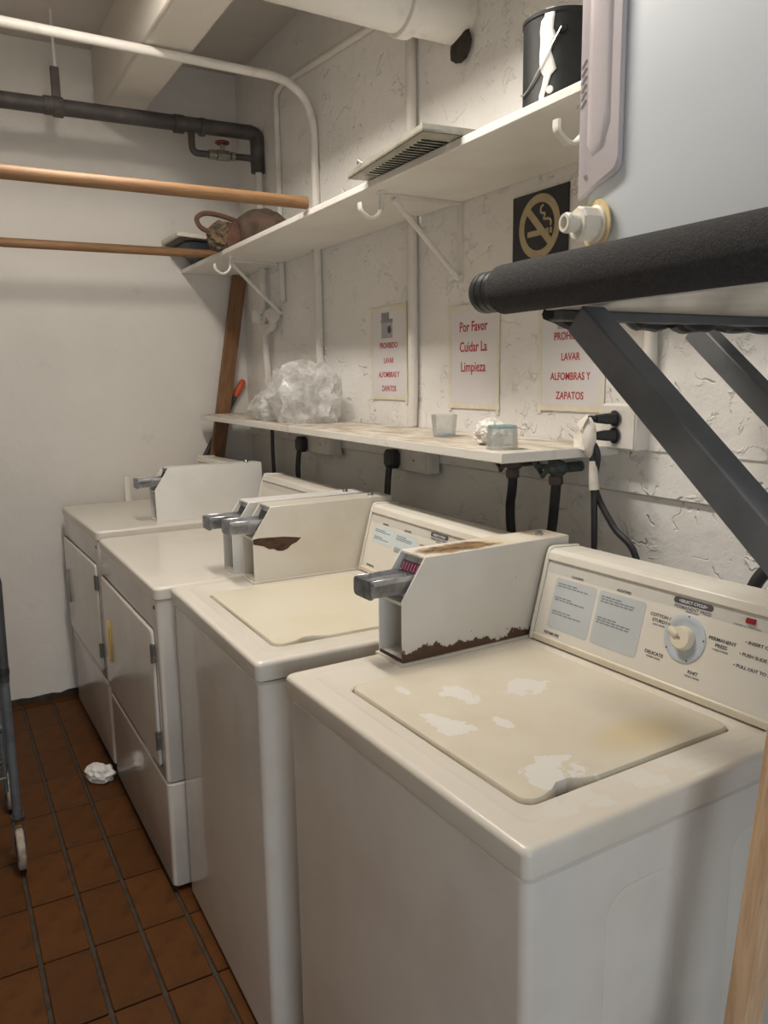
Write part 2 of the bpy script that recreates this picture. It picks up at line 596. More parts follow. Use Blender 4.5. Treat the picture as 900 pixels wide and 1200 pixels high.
def tube_vf(path, r, n=12, cap=True):
    P = [Vector(p) for p in path]
    R = r if isinstance(r, (list, tuple)) else [r] * len(P)
    loops = []
    t0 = (P[1] - P[0]).normalized()
    ref = Vector((0, 0, 1)) if abs(t0.z) < .9 else Vector((1, 0, 0))
    u = t0.cross(ref).normalized()
    for i, p in enumerate(P):
        t = (P[min(i + 1, len(P) - 1)] - P[max(i - 1, 0)]).normalized()
        u = (u - t * u.dot(t)).normalized()
        v = t.cross(u)
        loops.append([tuple(p + (u * math.cos(2 * math.pi * k / n) + v * math.sin(2 * math.pi * k / n)) * R[i]) for k in range(n)])
    return loft(loops, cap, cap)


def tube(name, path, r, mat, parent=None, n=12, **k):
    v, f = tube_vf(path, r, n)
    return obj(name, v, f, mat, parent, smooth=True, **k)


def empty(name, loc=(0, 0, 0), rot=(0, 0, 0)):
    o = bpy.data.objects.new(name, None)
    o.empty_display_size = .1
    COL.objects.link(o)
    o.location, o.rotation_euler = loc, rot
    return o


_tm = {}


def text_mesh(body, size, bold=0.0, align='CENTER', sx=1.0):
    key = (body, size, bold, align, sx)
    if key in _tm: return _tm[key].copy()
    cu = bpy.data.curves.new('txt', 'FONT')
    cu.body, cu.size, cu.offset, cu.align_x, cu.extrude = body, size, bold * size, align, .0002
    cu.resolution_u = 3
    o = bpy.data.objects.new('txt', cu)
    COL.objects.link(o)
    dg = bpy.context.evaluated_depsgraph_get()
    me = bpy.data.meshes.new_from_object(o.evaluated_get(dg))
    bpy.data.objects.remove(o)
    bpy.data.curves.remove(cu)
    if sx != 1.0:
        me.transform(Matrix.Diagonal((sx, 1, 1, 1)))
    me.materials.clear()
    _tm[key] = me
    return me


def lettering(name, body, size, mat, parent, mtx, bold=0.0, align='CENTER', sx=1.0):
    me = text_mesh(body, size, bold, align, sx)
    o = link(name, me, mat, parent)
    o.matrix_local = mtx
    return o


def frame_mtx(origin, x, y):
    x = Vector(x).normalized(); y = Vector(y).normalized(); z = x.cross(y); o = Vector(origin)
    return Matrix(((x.x, y.x, z.x, o.x), (x.y, y.y, z.y, o.y), (x.z, y.z, z.z, o.z), (0, 0, 0, 1)))


def icos(sub=3):
    bm = bmesh.new()
    bmesh.ops.create_icosphere(bm, subdivisions=sub, radius=1)
    v = [tuple(x.co) for x in bm.verts]
    f = [tuple(x.index for x in fc.verts) for fc in bm.faces]
    bm.free()
    return v, f


def crumple(center, radii, amp, freq, sub=4, floor=None, ridged=True, seed=0):
    v, f = icos(sub)
    out = []
    for p in v:
        q = Vector(p)
        s = 0; a = 1; fr = freq
        for o_ in range(3):
            n_ = noise.noise(q * fr + Vector((seed, seed * 2.3, 5)))
            s += a * ((1 - abs(n_) * 2.4) if ridged else n_)
            a *= .5; fr *= 2.1
        k = 1 + amp * s
        w = [center[i] + q[i] * radii[i] * k for i in range(3)]
        if floor is not None and w[2] < floor: w[2] = floor
        out.append(tuple(w))
    return out, f


# ================================================================== THE ROOM
XE, YL, ZC = 5.3, -2.05, 2.885


def struct(name, vf, mat, **k):
    o = obj(name, vf[0], vf[1], mat, **k)
    o['kind'] = 'structure'
    return o


floor = struct('floor', box_vf(-.15, XE, YL, .12, -.12, -.008), 'grout')
struct('wall_back', box_vf(-.15, 0, YL, .12, -.12, ZC + .12), 'wall_back')
prof = [(.12, -.12), (.016, -.12), (.016, 1.190), (.005, 1.196), (.004, 1.293), (0, 1.298), (0, ZC + .12), (.12, ZC + .12)]
struct('wall_right', prism(prof, 'x', 0, XE), 'wall_sign')
struct('wall_left', box_vf(-.15, XE + .12, YL - .12, YL, -.12, ZC + .12), 'wall_dark')
struct('ceiling', box_vf(-.15, XE + .12, YL - .12, .12, ZC, ZC + .12), 'ceiling')
# wall behind the camera, with its doorway
struct('wall_front', multi([box_vf(XE, XE + .12, YL, -1.95, -.12, ZC), box_vf(XE, XE + .12, -.75, .12, -.12, ZC),
                            box_vf(XE, XE + .12, -1.95, -.75, 2.1, ZC)]), 'wall_dark')
# concrete beam under the ceiling
struct('trim_1', box_vf(.001, XE - .001, -.65, -.475, 2.605, ZC + .02), 'beam', bev=.012)
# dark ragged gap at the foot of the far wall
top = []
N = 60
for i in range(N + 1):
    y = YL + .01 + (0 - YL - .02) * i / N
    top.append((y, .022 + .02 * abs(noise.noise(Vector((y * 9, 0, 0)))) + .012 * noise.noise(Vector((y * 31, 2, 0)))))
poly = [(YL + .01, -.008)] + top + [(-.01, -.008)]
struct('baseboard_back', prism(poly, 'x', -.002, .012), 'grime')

# quarry tiles, each one a piece of the floor
TX, TY = .2546, .1263
g = .0055
gx = .003
tv, tf = loft(zloops([(rrect(gx, TX - gx, g, TY - g, .004, 1), -.012), (rrect(gx, TX - gx, g, TY - g, .004, 1), -.0025),
                      (rrect(gx + .002, TX - gx - .002, g + .0025, TY - g - .0025, .004, 1), 0)]))
tile_me = mesh('floor_tile', tv, tf)
tile_me.materials.append(MAT['tile'])
for r in range(-2, 20):
    for c in range(-7, 5):
        x0, y0 = .317 + TX * r, -1.16 + TY * c
        if x0 < -.2 or x0 + TX > XE or y0 < YL + .001 or y0 > -.45: continue
        if x0 < 0: continue
        o = bpy.data.objects.new('floor_tile', tile_me)
        COL.objects.link(o)
        o.parent = floor
        o.location = (x0, y0, random.uniform(-.0008, .0004))
for c in range(-7, 5):   # cut row against the far wall
    v, f = box_vf(.006, .317 - TX - g, -1.16 + TY * c + g, -1.16 + TY * (c + 1) - g, -.012, -.0004)
    if -1.16 + TY * c > YL: obj('floor_tile', v, f, 'tile', floor)


# ================================================================== MACHINES
def coin_box(parent, u0, u1, vf0, z0, style, depth=.435):
    """metal coin meter box; local origin at its front lower far corner"""
    w = u1 - u0
    rt = empty('coin_box', (u0, vf0, z0)); rt.parent = parent
    H, S, ZF = .206, .055, .125
    prof = [(0, 0), (0, ZF), (S, H), (depth, H), (depth, 0)]
    side = 'coin_side_rust' if style == 'rust' else ('enamel_cool' if style == 'cool' else 'enamel')
    t = .004
    v, f = prism(prof, 'x', w - t, w); obj('side_plate', v, f, side, rt, bev=.001, seg=1)
    v, f = prism(prof, 'x', 0, t); obj('side_plate', v, f, 'enamel_cool' if style != 'plain' else 'enamel', rt, bev=.001, seg=1)
    topm = 'coin_top_rust' if style == 'rust' else side
    box('top_plate', (t, w - t, S - .002, depth, H - .004, H), topm, rt)
    box('back_plate', (t, w - t, depth - .004, depth, 0, H - .004), side, rt)
    fl = box('bottom_plate', (t, w - t, .004, .13, .0, .006), 'enamel', rt)
    box('front_edge', (t, w - t, .0, .004, .0, .0065), 'rust' if style == 'rust' else 'enamel', rt)
    box('inner_panel', (t, w - t, .125, .13, .006, ZF - .01), 'enamel', rt)
    # shelf plate above the coin opening, then the recessed slide housing
    box('shelf_plate', (t, w - t, .002, .13, ZF - .01, ZF - .004), side, rt)
    v, f = prism([(.030, ZF - .004), (.068, H - .004), (.074, H - .004), (.074, ZF - .004)], 'x', t, w - t)
    obj('slide_housing', v, f, 'tray', rt)
    # coin counter window with rows of marks
    nrm = Vector((0, -.9, .43)).normalized()
    win = empty('price_window', (w * .5, .057, ZF + .052)); win.parent = rt
    tdir = Vector((0, .43, .9)).normalized()
    mt = frame_mtx((0, -.006, .0), (1, 0, 0), tdir)
    v, f = orient(box_vf(-w * .36, w * .36, -.012, .012, -.0015, .0015), mt)
    obj('window_plate', v, f, 'price' if style == 'rust' else 'dark_recess', win)
    if style == 'rust':
        bars = multi([orient(box_vf(-w * .30 + i * w * .11, -w * .30 + i * w * .11 + w * .05, -.008, .008, .001, .0028), mt) for i in range(6)])
        obj('price_mark', *bars, 'price_ink', win)
        teeth = multi([orient(box_vf(-w * .36 + i * w * .08, -w * .36 + i * w * .08 + w * .05, -.026, -.014, .0, .004), mt) for i in range(9)])
        obj('coin_teeth', *teeth, 'chrome', win)
    # coin slide: shallow metal tray pushed out of the front
    sl = empty('coin_slide', (w * .5, 0, ZF + .012)); sl.parent = rt
    hw = w * .37
    y0, y1, zb, zt = -.062, .055, .0, .034
    obj('tray_body', *multi([box_vf(-hw, hw, y0 + .006, y1, zb, zt - .009), box_vf(-hw, -hw + .004, y0 + .004, y1, zb, zt),
                             box_vf(hw - .004, hw, y0 + .004, y1, zb, zt), box_vf(-hw * .5, hw * .5, y0 + .03, y0 + .05, zb, zt - .006)]),
        'tray', sl, bev=.0012, seg=1)
    v, f = prism(rrect(-hw - .001, hw + .001, zb - .004, zt, .009, 3), 'y', y0, y0 + .007)
    obj('slide_face', v, f, 'dark_tray', sl, bev=.001, seg=1)
    # round lock on the inner side and screw on the lid
    v, f = orient(lathe([(.014, 0), (.014, .004), (.010, .006)], 16), axis_mat((w - .004, .06, .065), (-1, 0, 0)))
    obj('lock', v, f, 'hinge', rt, smooth=True)
    v, f = orient(lathe([(.009, 0), (.009, .003), (.006, .008), (.002, .009)], 14), Matrix.Translation((w * .55, depth - .05, H)))
    obj('lid_screw', v, f, 'chrome', rt, smooth=True)
    return rt


MAT['price'] = M('price_plate', (.045, .03, .05), rough=.4)
MAT['price_ink'] = M('price_pink', (.32, .08, .13), rough=.5)
MAT['dark_tray'] = M('dark_slide_face', (.30, .32, .35), (.17, .18, .20), 60, rough=.3, metal=.8)


def console(parent, u0, u1, vb, zb, style, H=.19):
    """backsplash console: tilted fascia between end caps"""
    rt = empty('console', (u0, vb, zb)); rt.parent = parent
    L = u1 - u0
    D = .13
    hs = [(0.004, 0), (.0, .012), (.043, H - .022), (.047, H - .004), (.056, H), (D, H - .004), (D, 0)]
    v, f = prism(hs, 'x', .008, L - .008)
    obj('housing', v, f, 'trim_cream', rt, bev=.003)
    cap = [(-.006, 0), (-.006, .010), (.038, H - .014), (.045, H + .002), (.056, H + .005), (D, H), (D, 0)]
    for a, b_ in ((0, .009), (L - .009, L)):
        v, f = prism(cap, 'x', a, b_)
        obj('end_cap', v, f, 'trim_cream', rt, bev=.003)
    # lower and upper rails framing the fascia
    v, f = prism([(-.004, .001), (-.004, .014), (.004, .018), (.006, .004)], 'x', .009, L - .009)
    obj('lower_rail', v, f, 'cream_plastic', rt, bev=.002)
    v, f = prism([(.036, H - .022), (.040, H - .006), (.054, H + .001), (.056, H - .01), (.046, H - .024)], 'x', .009, L - .009)
    obj('upper_rail', v, f, 'trim_cream', rt, bev=.002)
    v, f = prism([(.0405, H - .0245), (.042, H - .0215), (.046, H - .0215), (.046, H - .0245)], 'x', .009, L - .009)
    obj('shadow_gap', v, f, 'gasket', rt)
    # fascia plate
    A = Vector((0, -.0005, .012)); B = Vector((0, .0420, H - .022))
    t = (B - A).normalized()
    nrm = Vector((1, 0, 0)).cross(t)
    hh = (B - A).length
    fa = empty('fascia', A + Vector((.009, 0, 0))); fa.parent = rt
    LF = L - .018
    MT = lambda s, q, o=.0: frame_mtx(Vector((s, 0, 0)) + t * q + nrm * o, (1, 0, 0), t)

    def plate(name, s0, s1, q0, q1, r, mat, o0, o1, par=fa):
        pts = rrect(s0, s1, q0, q1, r, 4)
        v, f = loft([[tuple(Vector((p[0], 0, 0)) + t * p[1] + nrm * o_) for p in pts] for o_ in (o0, o1)])
        return obj(name, v, f, mat, par)

    plate('fascia_plate', .002, LF - .002, .002, hh - .002, .006, 'fascia', -.002, .001)
    plate('upper_band', .004, LF - .004, hh - .026, hh - .004, .003, 'label_band', .001, .0013)

    def bars(s0, q, rows, size, par):
        """tiny illegible print: rows of word-length strokes"""
        P = []
        for k, ln in enumerate(rows):
            s = s0
            for wlen in ln:
                pts = [(s, q - k * size * 1.9), (s + wlen, q - k * size * 1.9), (s + wlen, q - k * size * 1.9 + size), (s, q - k * size * 1.9 + size)]
                P.append(loft([[tuple(Vector((a, 0, 0)) + t * b2 + nrm * o_) for a, b2 in pts] for o_ in (.0016, .0019)]))
                s += wlen + .0022
        obj('small_print', *multi(P), 'ink_soft', par)

    if style in ('full', 'worn'):
        zt = lambda z: (z - .927) / .969          # measured height on the face
        lm = 'label_grey' if style == 'full' else 'label_blue'
        lo = .95 if style == 'full' else 1.005
        for (s0, s1, head) in ((.034, .146, 'LOADING'), (.154, .268, 'ADDITIVES')):
            pl = plate('instruction_label', s0, s1, zt(lo), zt(1.052), .006, lm, .001, .0016)
            lettering('label_heading', head, .0072, 'ink', pl, MT((s0 + s1) / 2, zt(1.058), .0016), .012, sx=1.0)
            W_ = s1 - s0 - .012
            r_ = random.Random(int(s0 * 1000))
            for gi, qz in enumerate((1.040, 1.012, .984) if style == 'full' else (1.040, 1.02)):
                rows = []
                for k in range(2 if head == 'LOADING' else 3):
                    ln = []; tot = 0; lim = W_ * ((.45 if k == 0 else .75))
                    while tot < lim:
                        wl = r_.uniform(.006, .014); ln.append(wl); tot += wl + .0022
                    rows.append(ln)
                if head == 'ADDITIVES' and gi == 2: continue
                bars(s0 + .007, zt(qz - (0 if head == 'LOADING' else gi * .012)), rows, .0026, pl)
        lettering('maker_mark', 'KENMORE', .0085, 'ink', fa, MT(.052, zt(.936), .0013), .02, sx=1.1)
        dc = (.361, zt(1.012))
        n = 40
        v, f = orient(lathe([(.042, 0), (.042, .0018), (.040, .0026), (.033, .0026), (.031, .0014), (.020, .0014)], n), frame_mtx(Vector((dc[0], 0, 0)) + t * dc[1] + nrm * .001, (1, 0, 0), t))
        dial = obj('dial_plate', v, f, 'dial', fa, smooth=True)
        v, f = orient(lathe([(.0215, .001), (.0215, .004), (.0200, .013), (.018, .0150), (.0, .0155)], n), MT(dc[0], dc[1], .002))
        kn = obj('dial_knob', v, f, 'cream_plastic', fa, smooth=True)
        mk = Matrix.Rotation(math.radians(152), 4, 'Z')
        v, f = orient(loft(zloops([(rrect(.004, .027, -.0065, .0065, .006, 4), .006), (rrect(.005, .027, -.0058, .0058, .0055, 4), .018),
                                   (rrect(.007, .025, -.0035, .0035, .003, 4), .0195)])), MT(dc[0], dc[1], .002) @ mk)
        obj('knob_pointer', v, f, 'cream_plastic', kn, smooth=True)
        v, f = orient(lathe([(.003, .0153), (.002, .0165)], 12), MT(dc[0], dc[1], .002))
        obj('knob_centre', v, f, 'chrome', kn, smooth=True)
        for a in (88, 155, 218, 292, 8):
            r_ = .039
            v, f = orient(lathe([(.0016, 0), (.0014, .001)], 8), MT(dc[0] + r_ * math.cos(math.radians(a)), dc[1] + r_ * math.sin(math.radians(a)), .0036))
            obj('dial_mark', v, f, 'ink', dial)
        pl = plate('cycle_badge', dc[0] - .038, dc[0] + .042, zt(1.0675), zt(1.078), .005, 'ink', .0014, .0022)
        lettering('badge_text', '<SELECT CYCLE>', .0072, 'white_ink', pl, MT(dc[0] + .002, zt(1.0702), .0024), .01, sx=1.05)
        T = lambda s_, sz, ds, z, m_='ink': lettering('cycle_text', s_, sz, m_, fa, MT(dc[0] + ds, zt(z), .0014), .012, sx=1.08)
        T('PERMANENT PRESS', .0082, .003, 1.0595); T('WARM WASH', .0040, .003, 1.0555, 'ink_soft')
        T('COTTON /', .0084, -.058, 1.034); T('STURDY', .0084, -.057, 1.025); T('HOT WASH', .0046, -.058, 1.0188, 'ink_soft')
        T('DELICATE', .0084, -.055, .968); T('WARM WASH', .0046, -.055, .962, 'ink_soft')
        T('KNIT', .0084, .030, .958); T('COLD WASH', .0046, .030, .952, 'ink_soft')
        T('PERMANENT', .0084, .071, 1.024); T('PRESS', .0084, .071, 1.0145); T('COLD WASH', .0046, .071, 1.0085, 'ink_soft')
        v, f = orient(loft(zloops([(rrect(-.0085, .0085, -.005, .005, .001, 1), 0), (rrect(-.0075, .0075, -.004, .004, .001, 1), .004)])), MT(.474, zt(1.070), .001))
        obj('indicator_lamp', v, f, 'red_lamp', fa)
        T('WASHER  IN OPERATION', .0040, .108, 1.0585, 'ink_soft')
        for k, s_ in enumerate(('\u2022 INSERT COINS', '\u2022 PUSH SLIDE IN', '\u2022 PULL OUT TO START')):
            lettering('coin_text', s_, .0078, 'ink', fa, MT(.472 - .006 * k, zt(1.034 - .020 * k), .0014), .008, 'LEFT', 1.08)
    return rt


MAT['label_band'] = M('grey_band', (.60, .585, .545), (.58, .56, .52), 5, rough=.4)


def notched_lid(u0, u1, v0, v1, r, n0, n1, nd, inset=0.0):
    """rounded rectangle with a finger notch in its near side"""
    u0 += inset; u1 -= inset; v0 += inset; v1 -= inset
    base = rrect(u0, u1, v0, v1, r, 5)
    near = [(u1, n0 - .02), (u1 - nd * .35, n0), (u1 - nd, n0 + .018), (u1 - nd, n1 - .018), (u1 - nd * .35, n1), (u1, n1 + .02)]
    return base[:6] + near + base[6:]


def washer(name, loc, rotz, label, variant):
    W, D, H, LZ = .686, .65, .915, .042
    rt = empty(name, loc, (0, 0, math.radians(rotz)))
    tag(rt, label, 'washer', 'top loading coin washers')
    i = .007
    v, f = loft(zloops([(rrect(i, W - i, i, D, .016, 5), .015), (rrect(i, W - i, i, D, .016, 5), H - LZ - .010),
                        (rrect(i + .004, W - i - .004, i + .004, D - .004, .016, 5), H - LZ - .0055)]))
    cab = obj('cabinet', v, f, 'enamel_side', rt, smooth=True)
    # embossed panels pressed in the near side
    for (a, b_, z0, z1) in ((.145, .288, .12, .80), (.405, .555, .12, .80)):
        pts = rrect(a, b_, z0, z1, .045, 6)
        ins = rrect(a + .004, b_ - .004, z0 + .004, z1 - .004, .042, 6)
        v, f = loft([[(W - i - .002, p[0], p[1]) for p in pts], [(W - i + .0004, p[0], p[1]) for p in pts], [(W - i + .0022, p[0], p[1]) for p in ins]])
        obj('pressed_panel', v, f, 'enamel_side', cab, smooth=True)
    # dark seam between cabinet and top
    v, f = loft(zloops([(rrect(.022, W - .022, .022, D - .004, .016, 5), H - LZ - .012), (rrect(.022, W - .022, .022, D - .004, .016, 5), H - LZ + .004)]))
    obj('seam', v, f, 'gasket', rt)
    for (fx, fy) in ((.06, .06), (W - .06, .06), (.06, D - .06), (W - .06, D - .06)):
        v, f = orient(lathe([(.02, 0), (.022, .006), (.012, .009), (.01, .02)], 12), Matrix.Translation((fx, fy, 0)))
        obj('foot', v, f, 'rubber', rt, smooth=True)
    # top: rounded frame with a sunken lid opening
    R_ = lambda ins, r: notched_lid(0, W, 0, D, max(r, .004), .3, .36, 0, ins)
    lu0, lu1, lv0, lv1 = .124, .606, .070, .505
    Hh = lambda ins: notched_lid(lu0, lu1, lv0, lv1, .022, .12, .22, 0, ins)
    S2 = lambda: notched_lid(.045, W - .045, .035, D - .02, .03, .2, .3, 0)
    loops = [(R_(.003, .012), H - LZ), (R_(0.0005, .013), H - LZ + .002), (R_(0, .013), H - LZ + .004), (R_(0, .013), H - .010), (R_(0, .013), H - .009), (R_(.001, .013), H - .0055), (R_(.003, .013), H - .0025), (R_(.006, .014), H - .0007),
             (R_(.009, .015), H), (R_(.011, .016), H), (R_(.036, .024), H), (R_(.038, .026), H), (R_(.043, .026), H - .0015), (R_(.048, .026), H - .0025),
             (Hh(-.004), H - .0025), (Hh(-.0015), H - .0035), (Hh(0), H - .006), (Hh(0), H - .022)]
    v, f = loft(zloops(loops), True, True)
    obj('top_panel', v, f, 'worn_top' if variant == 1 else 'enamel', rt, smooth=True)
    # lid
    L_ = lambda ins: notched_lid(lu0 + .0035, lu1 - .0035, lv0 + .0035, lv1 - .0035, .020, .125, .183, .017, ins)
    v, f = loft(zloops([(L_(0), H - .019), (L_(0), H - .002), (L_(.0015), H + .0008), (L_(.004), H + .0016)]))
    lid = obj('lid', v, f, 'worn_lid' if variant == 1 else 'w2_lid', rt, smooth=True)
    box('notch_shade', (lu1 - .024, lu1 - .0012, .118, .190, H - .0217, H - .0205), 'dark_recess', lid)  # dark plate paints in the shade of the opening under the lid notch
    console(rt, .098, .682, .532, H, 'full' if variant == 1 else 'worn')
    cb = coin_box(rt, -.002, .088, .212, H + .002, 'rust' if variant == 1 else 'plain')
    v, f = box_vf(-.004, .094, .205, .535, H - .002, H + .003)
    obj('coin_box_flange', v, f, 'enamel', rt)
    if variant == 2:
        # big flake of paint missing from the coin box side
        pts = [(0, .120), (.02, .122), (.045, .121), (.09, .119), (.142, .111), (.128, .100), (.112, .094), (.10, .084), (.085, .079), (.07, .081), (.058, .088), (.045, .088), (.030, .098), (.012, .103), (.0, .106)]
        v, f = prism(pts, 'x', .0898, .0905)
        obj('bare_patch', v, f, 'rust', cb)
    return rt


washer('washer', (2.511, -.859, 0), 1.92, 'nearest top loading washer with peeling lid and full control console', 1)
washer('washer', (1.747, -.878, 0), -.68, 'middle top loading washer with torn paint patch on its coin box', 2)


def dryer(name, loc, rot, W, label, variant):
    D, H, LZ = .70, .913, .036
    rt = empty(name, loc, rot)
    tag(rt, label, 'dryer', 'front loading coin dryers')
    i = .004
    sp = .338
    for nm, z0, z1 in (('lower_cabinet', .015, sp - .002), ('upper_cabinet', sp + .002, H - LZ)):
        v, f = loft(zloops([(rrect(i + .003, W - i - .003, i + .003, D - .003, .016, 5), z0), (rrect(i, W - i, i, D, .018, 5), z0 + .004),
                            (rrect(i, W - i, i, D, .018, 5), z1 - .005), (rrect(i + .004, W - i - .004, i + .004, D - .004, .016, 5), z1)]))
        obj(nm, v, f, 'enamel_side', rt, smooth=True)
    v, f = loft(zloops([(rrect(.012, W - .012, .012, D - .01, .01, 2), .02), (rrect(.012, W - .012, .012, D - .01, .01, 2), H - .01)]))
    obj('inner_frame', v, f, 'gasket', rt)
    for (fx, fy) in ((.07, .07), (W - .07, .07), (.07, D - .07), (W - .07, D - .07)):
        v, f = orient(lathe([(.02, -.003), (.022, .006), (.012, .009), (.01, .02)], 12), Matrix.Translation((fx, fy, 0)))
        obj('foot', v, f, 'rubber', rt, smooth=True)
    Rr = lambda ins: rrect(ins, W - ins, ins, D - ins, .02, 5)
    v, f = loft(zloops([(Rr(.003), H - LZ), (Rr(0), H - LZ + .003), (Rr(0), H - LZ + .005), (Rr(0), H - .009), (Rr(0), H - .008), (Rr(.001), H - .005), (Rr(.003), H - .002), (Rr(.008), H), (Rr(.010), H), (Rr(.05), H - .0008)]))
    obj('top_panel', v, f, 'enamel', rt, smooth=True)
    # door with hinges and handle
    a, b_, z0, z1 = .022, W - .050, .372, .782
    pts = lambda ins: rrect(a + ins, b_ - ins, z0 + ins, z1 - ins, .016, 4)
    v, f = loft([[(p[0], .010, p[1]) for p in pts(0)], [(p[0], -.001, p[1]) for p in pts(0)], [(p[0], -.0045, p[1]) for p in pts(.003)], [(p[0], -.005, p[1]) for p in pts(.006)]])
    door = obj('door', v, f, 'enamel_side', rt, smooth=True)
    v, f = loft([[(p[0], .006, p[1]) for p in pts(-.004)], [(p[0], .0035, p[1]) for p in pts(-.004)]])
    obj('door_gap', v, f, 'gasket', rt)
    hm = 'handle_tan' if variant == 2 else 'handle_grey'
    hu = .135 if variant == 2 else .10
    obj('door_handle', *multi([box_vf(hu - .009, hu + .009, -.0070, -.004, .495, .645), box_vf(hu - .009, hu - .005, -.013, -.005, .495, .645),
                               box_vf(hu + .005, hu + .009, -.009, -.005, .495, .645)]), hm, door, bev=.0015, seg=1)
    for zc in (.715, .455):
        obj('hinge', *multi([box_vf(b_ - .006, b_ + .008, -.0065, .004, zc - .026, zc + .026),
                             orient(lathe([(.0045, -.028), (.0045, .028)], 10), Matrix.Translation((b_, -.006, zc)))]), 'hinge', door, bev=.001, seg=1)
    v, f = orient(lathe([(.006, 0), (.005, .003)], 10), axis_mat((W - .030, .004, .852), (0, -1, 0)))
    obj('screw', v, f, 'hinge', rt)
    cu1 = (.755 - .10) if variant == 1 else .69
    console(rt, .02, cu1 - .01, .585, H - .001, 'blank')
    return rt, cu1


d2, c2 = dryer('dryer', (.93, -.922, 0), (0, 0, math.radians(.3)), .808, 'white dryer with tan door handle next to the middle washer', 2)
coin_box(d2, c2 - .002, c2 + .082, .238, .912, 'cool')
d1, c1 = dryer('dryer', (.098, -.930, .003), (0, math.radians(-1.2), math.radians(.5)), .818, 'white dryer standing against the far wall', 1)
coin_box(d1, c1, c1 + .09, .240, .912, 'cool')
# crumpled tissue sticking out from under the dryers
v, f = crumple((0, 0, .022), (.05, .035, .03), .28, 1.6, 3, 0.001, True, 3)
tag(obj('tissue', v, f, 'tissue', loc=(.925, -.975, 0), rot=(0, 0, .5)), 'crumpled white tissue on the tile floor by the dryers', 'tissue')

# ================================================================== SHELVES
sp_ = [(0, -.305), (2.82, -.335), (2.82, -.001)]
for nx, nd in ((1.625, .042), (.905, .038), (.53, .034), (.333, .05)):
    sp_ += [(nx + .022, -.001), (nx + .022, -nd), (nx - .022, -nd), (nx - .022, -.001)]
sp_ += [(0, -.001)]
sh = obj('upper_shelf', *prism(sp_, 'z', 1.966, 1.986), 'shelf', bev=.003)
tag(sh, 'long white upper wall shelf held by folding brackets', 'shelf')
v, f = loft([[(.088, -.277, 1.282), (2.512, -.345, 1.282), (2.512, -.001, 1.282), (.088, -.001, 1.282)],
             [(.088, -.277, 1.305), (2.512, -.345, 1.305), (2.512, -.008, 1.305), (.088, -.008, 1.305)]])
tag(obj('lower_shelf', v, f, 'shelf_dirty', bev=.002), 'lower white wall shelf with grimy brown top above the machines', 'shelf')


def bracket(x, label):
    rt = empty('shelf_bracket', (x, 0, 1.74))
    tag(rt, label, 'bracket', 'white folding shelf brackets')
    box('wall_arm', (-.012, .012, -.006, -.0005, 0.0, .226), 'white_metal', rt)
    box('top_arm', (-.012, .012, -.262, -.006, .219, .2255), 'white_metal', rt)
    v, f = tube_vf([(0, -.008, .012), (0, -.225, .212)], .008, 8)
    obj('brace', v, f, 'white_metal', rt, smooth=True)
    for yy, zz in ((-.011, .016), (-.225, .212)):
        v, f = orient(lathe([(.006, -.012), (.006, .012)], 8), axis_mat((0, yy, zz), (1, 0, 0)))
        obj('pivot', v, f, 'white_metal', rt)


bracket(.495, 'white folding shelf bracket above the old pipe valve')
bracket(1.865, 'white folding shelf bracket under the metal vent grille')


def hook(x, label):
    rt = empty('coat_hook', (x, -.300, 1.9655))
    tag(rt, label, 'hook', 'white hooks under the upper shelf')
    path = fillet([(0, .02, -.002), (0, .02, -.055), (0, -.014, -.078), (0, -.046, -.055), (0, -.046, -.035)], .03, 6)
    v, f = tube_vf(path, .0055, 8)
    v = [(p[0] * 1.9, p[1], p[2]) for p in v]
    obj('hook_arm', v, f, 'white_metal', rt, smooth=True)
    box('mounting_plate', (-.012, .012, .012, .03, -.006, 0), 'white_metal', rt)


hook(.63, 'white hook hanging from far end of the upper shelf')
hook(1.89, 'white hook under the upper shelf below the vent grille')
hook(2.665, 'white hook under the upper shelf below the paint can')


def grille():
    rt = empty('vent_grille', (1.888, -.380, 1.9870), (0, 0, math.radians(-6.0)))
    tag(rt, 'metal air vent grille lying on the edge of the upper shelf', 'vent')
    L, Dp = .445, .21
    m = .026
    fr = multi([box_vf(0, L, 0, m, 0, .005), box_vf(0, L, Dp - m, Dp, 0, .005), box_vf(0, .05, m, Dp - m, 0, .005), box_vf(L - .05, L, m, Dp - m, 0, .005)])
    obj('face_frame', *fr, 'grille', rt)
    obj('rim', *multi([box_vf(0, L, 0, .003, .0, .016), box_vf(0, L, Dp - .003, Dp, 0, .016), box_vf(0, .003, .003, Dp - .003, 0, .016), box_vf(L - .003, L, .003, Dp - .003, 0, .016)]), 'grille', rt)
    box('damper', (.05, L - .05, m, Dp - m, .013, .015), 'grille_dark', rt)
    n = 17
    for k in range(n):
        xx = .062 + (L - .124) * k / (n - 1)
        v, f = orient(box_vf(-.0085, .0085, m, Dp - m, -.0008, .0008), Matrix.Translation((xx, 0, .006)) @ Matrix.Rotation(math.radians(35), 4, 'Y'))
        obj('slat', v, f, 'grille', rt)
    tube('lever', [(.10, .002, .016), (.085, -.004, .026), (.078, -.004, .018)], .0025, 'grille', rt, 6)


grille()


